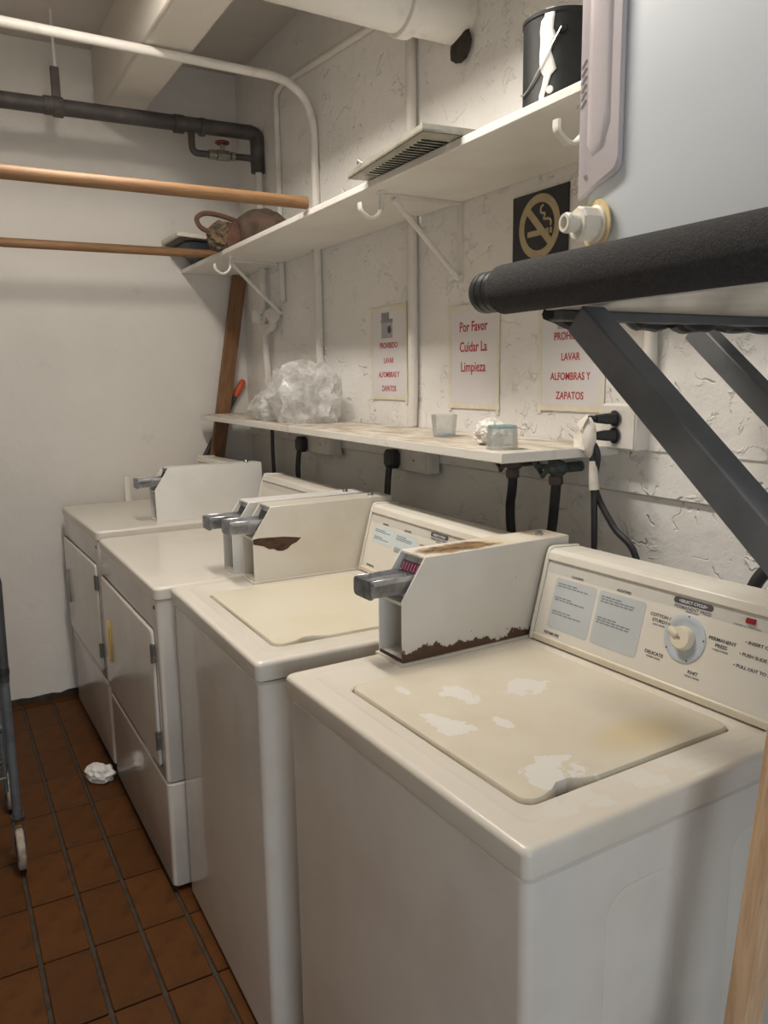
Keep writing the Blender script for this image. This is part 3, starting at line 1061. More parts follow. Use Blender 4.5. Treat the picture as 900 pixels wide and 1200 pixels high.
def paint_can():
    rt = empty('paint_can', (2.495, -.185, 1.986))
    tag(rt, 'black paint can with white drips on the upper shelf', 'can')
    R, H = .083, .199
    v, f = lathe([(R - .003, 0), (R, .002), (R, .006), (R - .002, .009), (R - .002, H - .010), (R, H - .008), (R, H - .001), (R - .004, H), (R - .008, H - .006), (.001, H - .006)], 40)
    obj('can_body', v, f, 'can_black', rt, smooth=True)
    # side facing the aisle and the camera
    def sp(ang, z, o=.0006):
        a = math.radians(ang + 46)
        return ((R - .002 + o) * math.cos(a), (R - .002 + o) * math.sin(a), z)
    left, rightp = [], []
    prof = [(.199, -112, -100), (.185, -114, -99), (.178, -119, -100), (.16, -121, -101), (.145, -120, -96), (.135, -120, -101), (.12, -121, -104), (.10, -121, -99),
            (.085, -119, -96), (.075, -114, -103), (.055, -117, -108), (.04, -121, -112), (.02, -121, -113), (.011, -121, -114)]
    n = 6
    V, Fc = [], []
    for (z, a, b_) in prof:
        for k in range(n): V.append(sp(a + (b_ - a) * k / (n - 1), z))
    for i in range(len(prof) - 1):
        for k in range(n - 1):
            q = i * n + k
            Fc.append((q, q + 1, q + n + 1, q + n))
    o = obj('paint_drip', V, Fc, 'drip', rt, smooth=True)
    sd = o.modifiers.new('t', 'SOLIDIFY'); sd.thickness = .001; sd.offset = 1
    v, f = orient(lathe([(.008, 0), (.007, .002)], 12), axis_mat(sp(-105, .048, 0), sp(-105, 0, 0)))
    obj('paint_spot', v, f, 'drip', rt)
    path = [Vector(sp(-90 - 80 * t, .160 - .105 * math.sin(t * math.pi * .62), .004)) for t in [k / 14 for k in range(15)]]
    tube('wire_handle', path, .0013, 'chrome', rt, 6)
    v, f = orient(lathe([(.011, -.001), (.010, .003), (.004, .004)], 14), axis_mat(sp(-90, .160, 0), sp(-90, 0, 0)))
    obj('handle_ear', v, f, 'can_black', rt, smooth=True)


paint_can()


def cap_hat():
    rt = empty('cloth_cap', (.62, -.17, 1.986), (0, 0, math.radians(20)))
    tag(rt, 'brown cloth cap with strap on far end of the upper shelf', 'cap')
    v, f = crumple((0.03, .02, .075), (.13, .115, .092), .10, 1.6, 4, .002, False, 2)
    o = obj('crown', v, f, 'brown_cloth', rt, smooth=True)
    v, f = crumple((-.055, -.115, .05), (.05, .062, .058), .16, 2.2, 4, .002, True, 9)
    obj('brim', v, f, 'camo_cloth', rt, smooth=True)
    v, f = crumple((-.01, -.085, .045), (.035, .05, .06), .14, 2.0, 3, .002, True, 4)
    obj('rolled_edge', v, f, 'strap', rt, smooth=True)
    path = spline([(-.02, -.06, .115), (-.05, -.12, .135), (-.075, -.185, .140), (-.09, -.215, .118), (-.085, -.20, .085), (-.07, -.15, .065)], 6)
    v, f = tube_vf(path, .010, 8)
    obj('strap', v, f, 'strap', rt, smooth=True)


cap_hat()


def bin_box():
    rt = empty('navy_bin', (.028, -.335, 1.9865))
    tag(rt, 'navy bin with cream rimmed lid lying on the shelf behind the cap', 'bin')
    lp = [(rrect(.03, .20, .07, .26, .03, 4), 0), (rrect(.015, .215, .02, .27, .03, 4), .06), (rrect(.0, .23, -.01, .275, .03, 4), .086)]
    v, f = loft(zloops(lp))
    obj('bin_body', v, f, 'navy', rt, smooth=True)
    mtx = Matrix.Translation((0, .0, .004)) @ Matrix.Rotation(math.radians(-3), 4, 'X')
    v, f = loft(zloops([(rrect(-.012, .238, -.05, .28, .008, 2), .090), (rrect(-.012, .238, -.05, .28, .008, 2), .096)]))
    obj('lid_panel', *orient((v, f), mtx), 'olive_panel', rt)
    v, f = loft(zloops([(rrect(-.018, .258, -.066, .285, .008, 2), .0965), (rrect(-.018, .258, -.066, .285, .008, 2), .112)]))
    obj('lid_rim', *orient((v, f), mtx), 'cream_rim', rt)


bin_box()

# things on the lower shelf
v1, f1 = crumple((1.04, -.150, 1.385), (.155, .10, .115), .30, 1.15, 5, 1.3055, True, 1)
v2, f2 = crumple((.83, -.165, 1.345), (.13, .085, .070), .28, 1.3, 5, 1.3055, True, 6)
bg_root = empty('plastic_bag', (0, 0, 0))
tag(bg_root, 'crumpled clear plastic bag heaped on the lower shelf', 'bag')
bg_root.location = (1.0, -.15, 1.3055)
sh_ = lambda V: [(p[0] - 1.0, p[1] + .15, p[2] - 1.3055) for p in V]
obj('bag_heap', sh_(v1), f1, 'bag', bg_root, smooth=True)
obj('bag_fold', sh_(v2), f2, 'bag', bg_root, smooth=True)


def cup(loc, r0, r1, h, label, up, base_mat):
    rt = empty('plastic_cup', loc)
    tag(rt, label, 'cup', 'plastic measuring cups')
    t = .0014
    if up:
        pr = [(r0 - .003, 0), (r0, .002), (r1, h), (r1 - t, h), (r0 - t, .004), (.001, .004)]
        zb = (.0045, .008)
    else:
        pr = [(r0 - t, .004), (r0, 0), (r1, h - .002), (r1 - .003, h), (.001, h), (.001, h - .002), (r1 - t - .002, h - .003), (r0 - t, .006)]
        zb = (h - .005, h + .001)
    v, f = loft([[(x, y, z) for x, y in circ(max(r, 1e-4), 32)] for r, z in pr], up, False)
    obj('cup_wall', v, f, 'cup', rt, smooth=True)
    rb = r0 if up else r1
    v, f = lathe([(rb - .003, zb[0]), (rb - .002, zb[1])], 32)
    obj('cup_base', v, f, base_mat, rt, smooth=True)


cup((2.03, -.17, 1.3055), .031, .036, .060, 'frosted cup with blue bottom standing upright on the lower shelf', True, 'cup_blue')
cup((2.435, -.285, 1.3055), .036, .034, .052, 'upturned clear cup with teal base at the shelf corner', False, 'cup_teal')
v, f = crumple((0, 0, .028), (.034, .028, .026), .30, 1.7, 4, 0, True, 11)
tag(obj('crumpled_paper', v, f, 'tissue', loc=(2.325, -.235, 1.3055)), 'crumpled white paper between the two cups on the shelf', 'paper')

# ================================================================== POLES, PLANK, TOOL
v, f = tube_vf([(0, -.86, 0), (0, .86, 0)], .0185, 16)
tag(obj('closet_pole', v, f, 'pole', smooth=True, loc=(1.49, -1.18, 2.006), rot=(math.radians(.0), 0, 0)), 'upper round wooden pole with its end on the upper shelf', 'pole')
pr = obj('closet_pole', *tube_vf([(0, -.9, 0), (0, .9, 0)], .0185, 16), 'pole', smooth=True, loc=(.30, -1.13, 2.012), rot=(math.radians(.4), 0, 0))
tag(pr, 'lower round wooden pole reaching the cap on the shelf', 'pole')
# plank leaning in the corner behind the lower shelf
A, B = Vector((.052, -.385, .0)), Vector((.052, -.036, 1.962))
ax = (B - A).normalized()
v, f = box_vf(-.035, .035, -.012, .012, 0, (B - A).length)
mt = frame_mtx(A, Vector((0, ax.z, -ax.y)), Vector((-1, 0, 0)))
po = obj('wood_plank', v, f, 'plank', bev=.003)
po.matrix_world = Matrix.Translation(A) @ Matrix((( 0, 1, ax.x, 0), (ax.z, 0, ax.y, 0), (-ax.y, 0, ax.z, 0), (0, 0, 0, 1)))
tag(po, 'brown wooden plank leaning in the far corner behind the shelf', 'plank')
tl = empty('long_handled_tool', (.022, -.88, .0))
tag(tl, 'long handled tool with orange grip leaning behind the plank', 'tool')
tube('shaft', [(.0, .0, .008), (0, .623, 1.074), (0, .812, 1.395)], .012, 'tool_shaft', tl, 10)
tube('grip', [(0, .806, 1.385), (0, .818, 1.405), (0, .845, 1.452), (0, .853, 1.466)], [.014, .0165, .0165, .010], 'orange_grip', tl, 10)
# white slat standing behind the far dryer
v, f = loft(zloops([(rrect(-.006, .006, -.013, .013, .004, 2), 0), (rrect(-.006, .006, -.013, .013, .004, 2), 1.020), (rrect(-.005, .005, -.009, .009, .004, 2), 1.032)]))
tag(obj('white_stake', v, f, 'pvc', smooth=True, loc=(.070, -.635, 0)), 'thin white stake standing upright behind the far dryer', 'stake')

# ================================================================== PIPES AND CONDUITS
sp = empty('sprinkler_pipe', (.33, -.85, 2.535))
tag(sp, 'dark iron sprinkler pipe running below the ceiling beam', 'pipe')
tube('main_run', [(0, -1.19, -.012), (0, .80, .006)], .031, 'iron', sp, 18)
for yy, rr, ll in ((-.03, .035, .05), (.475, .037, .04), (.575, .037, .02)):
    tube('coupling', [(0, yy - ll / 2, 0), (0, yy + ll / 2, 0)], rr, 'iron', sp, 18)
tube('end_riser', fillet([(0, .79, .005), (0, .822, .0), (0, .822, -.16)], .02), .031, 'iron', sp, 16)
br = tube('branch_line', fillet([(0, .527, -.02), (0, .527, -.108), (0, .80, -.10), (0, .812, -.14)], .03), .0145, 'iron', sp, 12)
v, f = multi([tube_vf([(0, .60, -.106), (0, .63, -.105)], .02, 10), tube_vf([(0, .635, -.105), (0, .69, -.104)], .023, 6), tube_vf([(0, .662, -.10), (0, .662, -.06)], .012, 10),
              tube_vf([(0, .70, -.103), (0, .715, -.103)], .019, 10)])
vb = obj('gate_valve', v, f, 'brass', sp)
V, Fc = [], []
ring = [(.026 * math.cos(a), .662 + .026 * math.sin(a), -.052) for a in [2 * math.pi * k / 16 for k in range(17)]]
parts = [tube_vf(ring, .006, 8)]
for k in range(3):
    a = 2 * math.pi * k / 3
    parts.append(tube_vf([(0, .662, -.052), (.026 * math.cos(a), .662 + .026 * math.sin(a), -.052)], .004, 6))
parts.append(tube_vf([(0, .662, -.062), (0, .662, -.045)], .008, 8))
obj('valve_wheel', *multi(parts), 'red_valve', vb, smooth=True)
hg = empty('pipe_hanger', (.33, -.855, 2.885))
tag(hg, 'rusty hanger rod holding the dark sprinkler pipe', 'hanger')
tube('rod', [(0, 0, .0), (0, .004, -.215)], .006, 'conduit', hg, 8)
obj('clevis', *multi([box_vf(-.010, .010, -.016, .016, -.325, -.205), tube_vf([(0, -.016, -.352), (0, .022, -.352)], .038, 18)]), 'iron_brown', hg, bev=.003)

# white riser with old valve, in the corner
rs = empty('water_riser', (.33, -.03, 1.306))
tag(rs, 'white painted water riser with old valve in the far corner', 'pipe')
tube('riser', [(.005, .004, 1.07), (.0, .004, .41)], .0165, 'conduit', rs)
tube('lower_run', fillet([(.03, .004, .0), (.012, .004, .37), (.06, -.005, .385), (.135, -.005, .39), (.145, -.005, .47)], .03), .0165, 'conduit', rs)
tube('valve_loop', fillet([(.0, .004, .43), (.06, -.004, .455), (.13, -.004, .462), (.15, -.004, .43)], .03), .0165, 'conduit', rs)
v, f = orient(lathe([(.024, -.02), (.026, -.012), (.026, .012), (.022, .02)], 10), axis_mat((.145, -.008, .435), (1, 0, .1)))
obj('union_nut', v, f, 'conduit', rs)
v, f = orient(lathe([(.012, 0), (.012, .025), (.026, .027), (.026, .045), (.01, .048)], 14), axis_mat((.02, -.008, .44), (0, -1, .1)))
obj('valve_knob', v, f, 'white_metal', rs, smooth=True)

tag(tube('conduit', fillet([(.53, -.013, 1.80), (.53, -.013, 2.655), (.60, -.013, 2.665), (1.45, -.013, 2.605)], .07), .0135, 'conduit'), 'thin white conduit that bends along the top of the stucco wall', 'conduit')
tag(tube('conduit', fillet([(.905, -.016, 1.31), (.905, -.016, 2.575), (.905, -2.03, 2.605)], .19, 12), .0165, 'conduit', n=14), 'white conduit with a wide bend crossing under the ceiling', 'conduit')
tag(tube('conduit', fillet([(1.617, -.02, 1.31), (1.617, -.02, 1.345), (1.625, -.02, 1.40), (1.625, -.02, 2.50), (1.56, -.02, 2.60)], .05), .0165, 'conduit', n=14), 'white vertical conduit between the two left paper signs', 'conduit')
cc = tag(tube('conduit', [(2.61, -.017, 1.404), (2.61, -.017, 1.86)], .015, 'conduit'), 'white conduit rising from the outlet box behind the black struts', 'conduit')

dp = empty('drain_pipe', (1.86, 0, 2.475))
tag(dp, 'large painted drain pipe entering the wall under the ceiling', 'pipe')
tube('pipe_run', [(0, -1.35, .03), (0, -.19, .0)], .088, 'conduit', dp, 28)
tube('hub', [(0, -.205, .0), (0, -.20, 0), (0, -.165, 0), (0, -.16, 0)], [.090, .097, .097, .090], 'conduit', dp, 28)
tube('wall_stub', [(0, -.165, 0), (0, -.0, 0)], .084, 'conduit', dp, 28)
v, f = crumple((.02, -.012, -.095), (.05, .012, .045), .2, 1.5, 3, None, False, 5)
obj('wall_hole', v, f, 'grime', dp, smooth=True)

# ================================================================== SIGNS ON THE WALL
def paper_sign(x0, x1, z0, z1, lines, label, icon, sizes, rot=0):
    rt = empty('paper_sign', ((x0 + x1) / 2, -.001, (z0 + z1) / 2), (0, math.radians(rot), 0))
    tag(rt, label, 'sign', 'taped paper signs')
    w, h = x1 - x0, z1 - z0
    mg = .014
    box('paper', (-w / 2 + mg * .6, w / 2 - mg * .6, -.0016, -.0006, -h / 2 + mg * .6, h / 2 - mg * .6), 'paper', rt)
    for b6 in ((-w / 2, -w / 2 + mg, -.0026, -.0017, -h / 2 - .008, h / 2 + .004), (w / 2 - mg, w / 2, -.0026, -.0017, -h / 2 - .014, h / 2 + .008),
               (-w / 2 - .004, w / 2, -.0031, -.0026, h / 2 - mg, h / 2), (-w / 2, w / 2 + .003, -.0031, -.0026, -h / 2, -h / 2 + mg)):
        box('tape_strip', b6, 'tape', rt)
    for (s_, zc, sz, sx, bold) in lines:
        lettering('sign_text', s_, sz, 'red_ink', rt, frame_mtx((0, -.0020, zc), (1, 0, 0), (0, 0, 1)), bold, sx=sx)
    if icon:
        ic = empty('washer_picture', (-.010, -.0018, h / 2 - .066)); ic.parent = rt
        box('picture_body', (-.038, .038, -.0006, 0, -.040, .018), 'lgrey_ink', ic)
        box('picture_lid', (-.040, .040, -.0009, 0, .012, .024), 'grey_ink', ic)
        box('picture_console', (-.036, .016, -.0007, 0, .024, .046), 'grey_ink', ic)
        v, f = orient(lathe([(.013, 0), (.013, .0009)], 20), axis_mat((.018, 0, -.012), (0, -1, 0)))
        obj('picture_door', v, f, 'ink', ic)
    return rt


def smallcap(s):
    return s


pro = lambda d: [('PROHIBIDO', .018 + d, .0275, .84, .012), ('LAVAR', -.033 + d, .0265, .84, .012), ('ALFOMBRAS Y', -.081 + d, .0265, .84, .012), ('ZAPATOS', -.129 + d, .0265, .86, .012)]
paper_sign(1.312, 1.560, 1.392, 1.708, pro(.0), 'taped red lettered sign with washer picture left of the vertical conduit', True, None)
paper_sign(1.806, 2.057, 1.374, 1.674, [('Por Favor', .074, .041, .84, .012), ('Cuidar La', .016, .041, .84, .012), ('Limpieza', -.042, .041, .86, .012)],
           'taped paper sign reading Por Favor Cuidar La Limpieza', False, None)
paper_sign(2.222, 2.462, 1.378, 1.688, pro(.004), 'taped red lettered sign partly hidden behind the black strut', True, None)

ns = empty('no_smoking_sign', (2.218, -.001, 1.822))
tag(ns, 'square black sign with gold crossed out cigarette', 'sign')
box('sign_plate', (-.107, .107, -.004, 0, -.107, .107), 'sign_black', ns, bev=.0015)
n = 40
cz0 = .020
outer = [(.079 * math.cos(2 * math.pi * k / n), .079 * math.sin(2 * math.pi * k / n) + cz0) for k in range(n)]
inner = [(.0585 * math.cos(2 * math.pi * k / n), .0585 * math.sin(2 * math.pi * k / n) + cz0) for k in range(n)]
V = [(p[0], y, p[1]) for y in (-.0040, -.0048) for p in outer] + [(p[0], y, p[1]) for y in (-.0040, -.0048) for p in inner]
Fc = []
for k in range(n):
    j = (k + 1) % n
    Fc += [(n + k, n + j, 3 * n + j, 3 * n + k), (k, j, n + j, n + k), (2 * n + k, 3 * n + k, 3 * n + j, 2 * n + j)]
obj('ring', V, Fc, 'gold', ns)
mt = Matrix.Translation((0, 0, cz0)) @ Matrix.Rotation(math.radians(45), 4, 'Y')
v, f = orient(box_vf(-.062, .062, -.0050, -.0040, -.0095, .0095), mt)
obj('slash', v, f, 'gold', ns)
obj('cigarette', *multi([box_vf(-.045, .022, -.0046, -.0040, cz0 - .022, cz0 - .008), box_vf(.026, .036, -.0046, -.0040, cz0 - .022, cz0 - .008),
                         box_vf(.040, .049, -.0046, -.0040, cz0 - .022, cz0 - .008)]), 'gold', ns)
pth = spline([(.044, -.0045, cz0 - .004), (.044, -.0045, cz0 + .008), (.034, -.0045, cz0 + .014), (.018, -.0045, cz0 + .016), (.022, -.0045, cz0 + .028),
              (.008, -.0045, cz0 + .032), (.006, -.0045, cz0 + .044), (.016, -.0045, cz0 + .050)], 5)
v, f = tube_vf(pth, .0035, 6)
v = [(p[0], -.0045 + (p[1] + .0045) * .2, p[2]) for p in v]
obj('smoke', v, f, 'gold', ns)

# ================================================================== OUTLETS, PLUGS, VALVES, HOSES
def outlet(x0, x1, z0, z1, label, duplex=False):
    rt = empty('outlet_box', ((x0 + x1) / 2, 0, (z0 + z1) / 2))
    tag(rt, label, 'outlet', 'wall outlet boxes')
    w, h = (x1 - x0) / 2, (z1 - z0) / 2
    box('box_body', (-w, w, -.042, .004, -h, h), 'conduit', rt, bev=.004)
    box('cover_plate', (-w * .93, w * .93, -.0455, -.042, -h * .93, h * .93), 'conduit', rt, bev=.0015)
    if duplex:
        for dz in (.019, -.019):
            v, f = orient(lathe([(.0175, 0), (.0175, .003), (.015, .004)], 20), axis_mat((-.006, -.0455, dz), (0, -1, 0)))
            obj('receptacle', v, f, 'dark_recess', rt)
            ringp = [(-.006 + .0185 * math.cos(2 * math.pi * k / 18), -.047, dz + .0185 * math.sin(2 * math.pi * k / 18)) for k in range(19)]
            obj('receptacle_rim', *tube_vf(ringp, .0016, 6), 'chrome', rt)
    else:
        v, f = orient(lathe([(.004, 0), (.003, .002)], 8), axis_mat((w * .3, -.0455, 0), (0, -1, 0)))
        obj('cover_screw', v, f, 'hinge', rt)
    return rt


outlet(.765, 1.045, 1.165, 1.245, 'painted outlet box under the far part of the lower shelf')
outlet(1.515, 1.745, 1.160, 1.240, 'painted outlet box beneath the lower shelf by the vertical conduit')
outlet(2.495, 2.60, 1.298, 1.402, 'duplex outlet box with two black plugs below the right paper sign', True)


def plug_cord(x, z, label, path, r=.011):
    rt = empty('power_cord', (x, -.045, z))
    tag(rt, label, 'cord', 'black appliance cords')
    pts = rrect(-.030, .030, -.032, .032, .016, 4)
    v, f = loft([[(p[0] * s, y, p[1] * s) for p in pts] for y, s in ((-.001, .8), (-.008, 1), (-.030, 1), (-.038, .72))])
    obj('plug', v, f, 'rubber', rt, smooth=True)
    tube('cable', spline([(p[0] - x, p[1] + .045, p[2] - z) for p in path], 6), r, 'rubber', rt, 8)


plug_cord(.80, 1.198, 'black plug and cord under the far part of the lower shelf', [(.80, -.075, 1.17), (.805, -.085, 1.10), (.82, -.09, 1.0), (.825, -.10, .7), (.80, -.10, .4)])
plug_cord(1.555, 1.198, 'black plug and cord under the middle of the lower shelf', [(1.555, -.075, 1.17), (1.56, -.085, 1.10), (1.565, -.09, 1.0), (1.57, -.10, .7), (1.55, -.10, .4)])
# thin cord down from the riser
tag(tube('thin_cable', spline([(.395, -.03, 1.281), (.40, -.035, 1.15), (.42, -.04, 1.02), (.425, -.045, .95)], 6), .009, 'tool_shaft', n=8), 'thin dark cable hanging down the far corner of the wall', 'cable')

dpz = empty('double_power_cord', (2.53, -.05, 1.35))
tag(dpz, 'two black plugs with cords taped together in white tape', 'cord')
for k, zz in enumerate((.019, -.019)):
    v, f = orient(loft(zloops([(rrect(-.012, .012, -.011, .011, .005, 3), 0), (rrect(-.012, .012, -.011, .011, .005, 3), .022), (rrect(-.009, .009, -.009, .009, .005, 3), .045)])),
                  axis_mat((.012, .0015, zz), (-.35, -1, 0)))
    obj('plug', v, f, 'rubber', dpz, smooth=True)
tube('cable', spline([(-.004, -.042, .019), (-.012, -.058, .016), (-.004, -.060, -.02), (.004, -.052, -.09), (.012, -.05, -.25), (.015, -.045, -.5), (.02, -.03, -.8)], 6), .0075, 'rubber', dpz, 8)
tube('cable', spline([(-.004, -.042, -.019), (.0, -.058, -.025), (.014, -.05, -.06), (.0, -.04, -.14), (.055, -.035, -.22), (.12, -.03, -.28), (.15, -.03, -.45)], 6), .0075, 'rubber', dpz, 8)
v, f = crumple((-.002, -.062, -.022), (.018, .014, .045), .10, 1.8, 3, None, False, 8)
obj('tape_wrap', v, f, 'tape_white', dpz, smooth=True)
v, f = loft([[(-.012, -.06, .03), (.005, -.075, .022), (-.01, -.08, -.005), (-.035, -.07, .008)], [(-.011, -.059, .031), (.006, -.074, .023), (-.009, -.079, -.004), (-.034, -.069, .009)]])
obj('tape_flap', v, f, 'tape_white', dpz)
v, f = loft([[(-.01, -.07, -.02), (0, -.078, -.05), (-.035, -.076, -.045), (-.048, -.065, -.02), (-.03, -.062, -.005)], [(-.009, -.068, -.02), (.001, -.076, -.05), (-.034, -.074, -.045), (-.047, -.063, -.02), (-.029, -.060, -.005)]])
obj('tape_flap', v, f, 'tape_white', dpz)
tube('tape_sleeve', [(.0035, -.053, -.075), (.008, -.051, -.14)], [.009, .012], 'tape_white', dpz, 10)


def valve(x, mat, label, end):
    rt = empty('water_valve', (x, -.0, 1.243))
    tag(rt, label, 'valve', 'washer water valves with hoses')
    tube('stub', [(0, .004, 0), (0, -.085, 0)], .013, mat, rt, 10)
    v, f = crumple((0, -.075, .0), (.026, .026, .022), .12, 2.0, 3, None, False, 2)
    obj('valve_body', v, f, mat, rt, smooth=True)
    hp = [(.024 * math.cos(a) + -.045, -.082 + .010 * math.sin(2 * a), .024 * math.sin(a)) for a in [2 * math.pi * k / 14 for k in range(15)]]
    obj('valve_handle', *multi([tube_vf(hp, .006, 7), tube_vf([(-.06, -.082, 0), (-.01, -.078, 0)], .007, 7)]), mat, rt, smooth=True)
    v, f = orient(lathe([(.015, 0), (.018, .003), (.018, .02), (.014, .024)], 10), axis_mat((0, -.078, -.018), (0.06, 0, -1)))
    obj('hose_nut', v, f, 'iron_brown', rt)
    tube('hose', spline([(.002, -.078, -.035)] + end, 6), .0125, 'rubber', rt, 10)


valve(2.215, 'iron_brown', 'corroded water valve nearer the two cups with black hose', [(-.004, -.075, -.07), (-.020, -.068, -.12), (-.018, -.065, -.19), (0, -.06, -.3), (0, -.06, -.5)])
valve(2.383, 'verdigris', 'green corroded water valve nearer the outlet with black hose', [(-.004, -.075, -.07), (-.018, -.068, -.13), (-.028, -.065, -.19), (-.03, -.06, -.3), (-.03, -.06, -.5)])
tag(tube('drain_hose', spline([(2.985, -.045, 1.16), (2.965, -.06, 1.12), (2.94, -.08, 1.07), (2.93, -.09, .98), (2.93, -.09, .7)], 6), .013, 'rubber', n=10), 'black hose behind the console of the nearest washer', 'hose')

# ================================================================== TANK ON ITS BLACK STAND
st = empty('steel_stand', (2.90, -.60, 0))
tag(st, 'black steel stand with slanted struts and foam covered front rail', 'stand')
Lc = lambda p: (p[0] - 2.90, p[1] + .60, p[2])


def bar(name, a, b_, w, h, mat, par=st, up=(0, 0, 1), bev=.003):
    a, b_ = Vector(Lc(a)), Vector(Lc(b_))
    d = (b_ - a)
    mt = axis_mat(a, d, up)
    v, f = orient(box_vf(-h / 2, h / 2, -w / 2, w / 2, 0, d.length), mt)
    return obj(name, v, f, mat, par, bev=bev)


ang = math.radians(40.7)
dv = Vector((math.cos(ang), 0, -math.sin(ang)))
XP = 3.80   # post that carries the struts, out of frame


def strut(x_r, y_r, z_r, w):
    """ridge (upper edge, aisle side) passes through the given point"""
    no = Vector((math.sin(ang), 0, math.cos(ang)))
    c = Vector((x_r, y_r + w / 2, z_r)) - no * (w / 2)
    ztop = 1.548
    a = c + dv * (-(ztop - c.z) / math.sin(ang))
    b_ = c + dv * ((XP - c.x) / math.cos(ang))
    bar('strut', a, b_, w, w, 'dark_steel')
    return b_


e1_ = strut(3.095, -.582, 1.478, .045)
e2_ = strut(2.842, -.155, 1.561, .040)
for e in (e1_, e2_):
    bar('post', (XP + .01, e.y, 0.0), (XP + .01, e.y, 1.548), .045, .045, 'dark_steel', up=(1, 0, 0))
bar('side_rail', (2.915, -.56, 1.557), (2.915, -.03, 1.557), .030, .016, 'dark_steel')
bar('side_rail', (XP + .01, -.62, 1.556), (XP + .01, -.03, 1.556), .030, .016, 'dark_steel')
bar('rear_rail', (2.90, -.045, 1.556), (XP + .03, -.045, 1.556), .030, .016, 'dark_steel')
box('deck_board', tuple(a - b_ for a, b_ in zip((2.905, XP + .02, -.575, -.03, 1.565, 1.577), (2.90, 2.90, -.60, -.60, 0, 0))), 'board', st, bev=.003)
FR = .0375
tube('foam_sleeve', [Lc((2.835, -.60, 1.6005)), Lc((2.842, -.60, 1.6005)), Lc((3.30, -.60, 1.6025)), Lc((3.84, -.60, 1.604))], [FR - .004, FR, FR + .001, FR + .001], 'foam', st, 28)
prof = [(.020, 0), (.029, .002), (.0325, .008), (.0325, .020), (.0305, .022), (.0325, .024), (.0325, .036), (.0305, .038), (.0325, .040), (.0325, .062)]
v, f = orient(lathe(prof, 28), axis_mat(Lc((2.783, -.60, 1.600)), (1, 0, 0)))
obj('end_cap', v, f, 'cap_rubber', st, smooth=True)
# crumpled black sheeting hanging along the side rail
pv = []
for k in range(40):
    t = k / 39
    y = -.565 + .525 * t
    pv.append((2.902 - .01 * math.sin(t * 17), y, 1.560 - .012 * abs(math.sin(t * 11)) - .010 * noise.noise(Vector((t * 9, 0, 1)))))
tube('rail_wrap', [Lc(p) for p in pv], [.010 + .006 * abs(noise.noise(Vector((k * .4, 3, 0)))) for k in range(40)], 'rubber', st, 8)
for a, b_, c_ in (((2.90, -.20, 1.558), (2.885, -.12, 1.548), (2.90, -.06, 1.553)), ((2.91, -.30, 1.552), (2.892, -.25, 1.545), (2.90, -.19, 1.556))):
    tube('rail_wrap', spline([Lc(a), Lc(b_), Lc(c_)], 5), .010, 'rubber', st, 8)

tk = empty('white_tank', (2.90, -.50, 1.578))
tag(tk, 'big bluish white tank box resting on the black stand', 'tank')
TLX, TLY, TLZ = .92, .46, .84
Rk = lambda ins: rrect(ins, TLX - ins, ins, TLY - ins, .022, 5)
v, f = loft(zloops([(Rk(.010), 0), (Rk(.002), .006), (Rk(0), .014), (Rk(0), TLZ - .014), (Rk(.004), TLZ - .004), (Rk(.012), TLZ)]))
obj('tank_body', v, f, 'tank', tk, smooth=True)
# moulded mauve guard on the front near its far edge
g0, g1, gz0, gz1 = -.001, .082, .152, .80


def guard_pts(ins, flat=False):
    a, b_, c_, d_ = g0 + ins, g1 - ins, gz0 + ins, gz1 - ins
    pts = [(a, c_), (a + .014, c_ + .005), (a + .035, c_ + .0145), (b_ - .020, c_ + .022)]
    for k in range(6):
        an = math.radians(-75 + 75 * k / 5)
        pts.append((b_ - .018 + .018 * math.cos(an), c_ + .042 + .018 * math.sin(an)))
    pts += [(b_, d_), (a, d_)]
    return pts


GL = lambda pts, y: [(p[0], y, p[1]) for p in pts]
v, f = loft([GL(guard_pts(0), -.001), GL(guard_pts(0), -.006), GL(guard_pts(.002), -.0085), GL(guard_pts(.004), -.0088)])
gd = obj('corner_guard', v, f, 'guard', tk, smooth=True)
hump = lambda ins, y: [(g0 + .018 + ins * 1.4, y, gz0 + .075 + ins * 2.5), (g0 + .030, y, gz0 + .055 + ins * 2), (g0 + .050, y, gz0 + .062 + ins * 2), (g1 - .018 - ins, y, gz0 + .095 + ins * 2.5), (g1 - .018 - ins, y, gz1 - .03), (g0 + .018 + ins * 1.4, y, gz1 - .03)]
v, f = loft([hump(0, -.0086), hump(.003, -.0105), hump(.008, -.0122)])
obj('guard_bulge', v, f, 'guard', gd, smooth=True)
for k in range(6):
    z = gz0 + .13 + k * .011
    v, f = tube_vf([(g0 + .004, -.0092, z), (g0 + .014, -.0092, z + .010)], .0014, 5)
    obj('guard_slot', v, f, 'guard', gd)
v, f = orient(lathe([(.0035, 0), (.003, .0015)], 10), axis_mat((g0 + .018, -.0088, gz0 + .030), (0, -1, 0)))
obj('guard_screw', v, f, 'chrome', gd)
# drain fitting
dfz, dfx = .112, .034
AX = lambda o: axis_mat((dfx, 0, dfz), (-.18, -1, 0))
for nm, pr, mt_, nn in (('washer_disc', [(.040, -.004), (.045, .0), (.045, .003), (.02, .004)], 'pvc_yellow', 28),
                        ('flange', [(.034, .003), (.034, .007), (.028, .010)], 'pvc', 28),
                        ('drain_nut', [(.030, .010), (.031, .014), (.031, .040), (.028, .044)], 'pvc', 10),
                        ('spout', [(.0165, .040), (.0165, .058), (.0185, .060), (.0185, .068), (.0165, .070), (.0165, .072), (.0115, .072), (.0115, .05)], 'pvc', 24)):
    v, f = orient(lathe([(a_ * .80, b2_ * .80) for a_, b2_ in pr], nn), AX(0))
    obj(nm, v, f, mt_, tk, smooth=(nn != 10))
tag(tk, None, None)

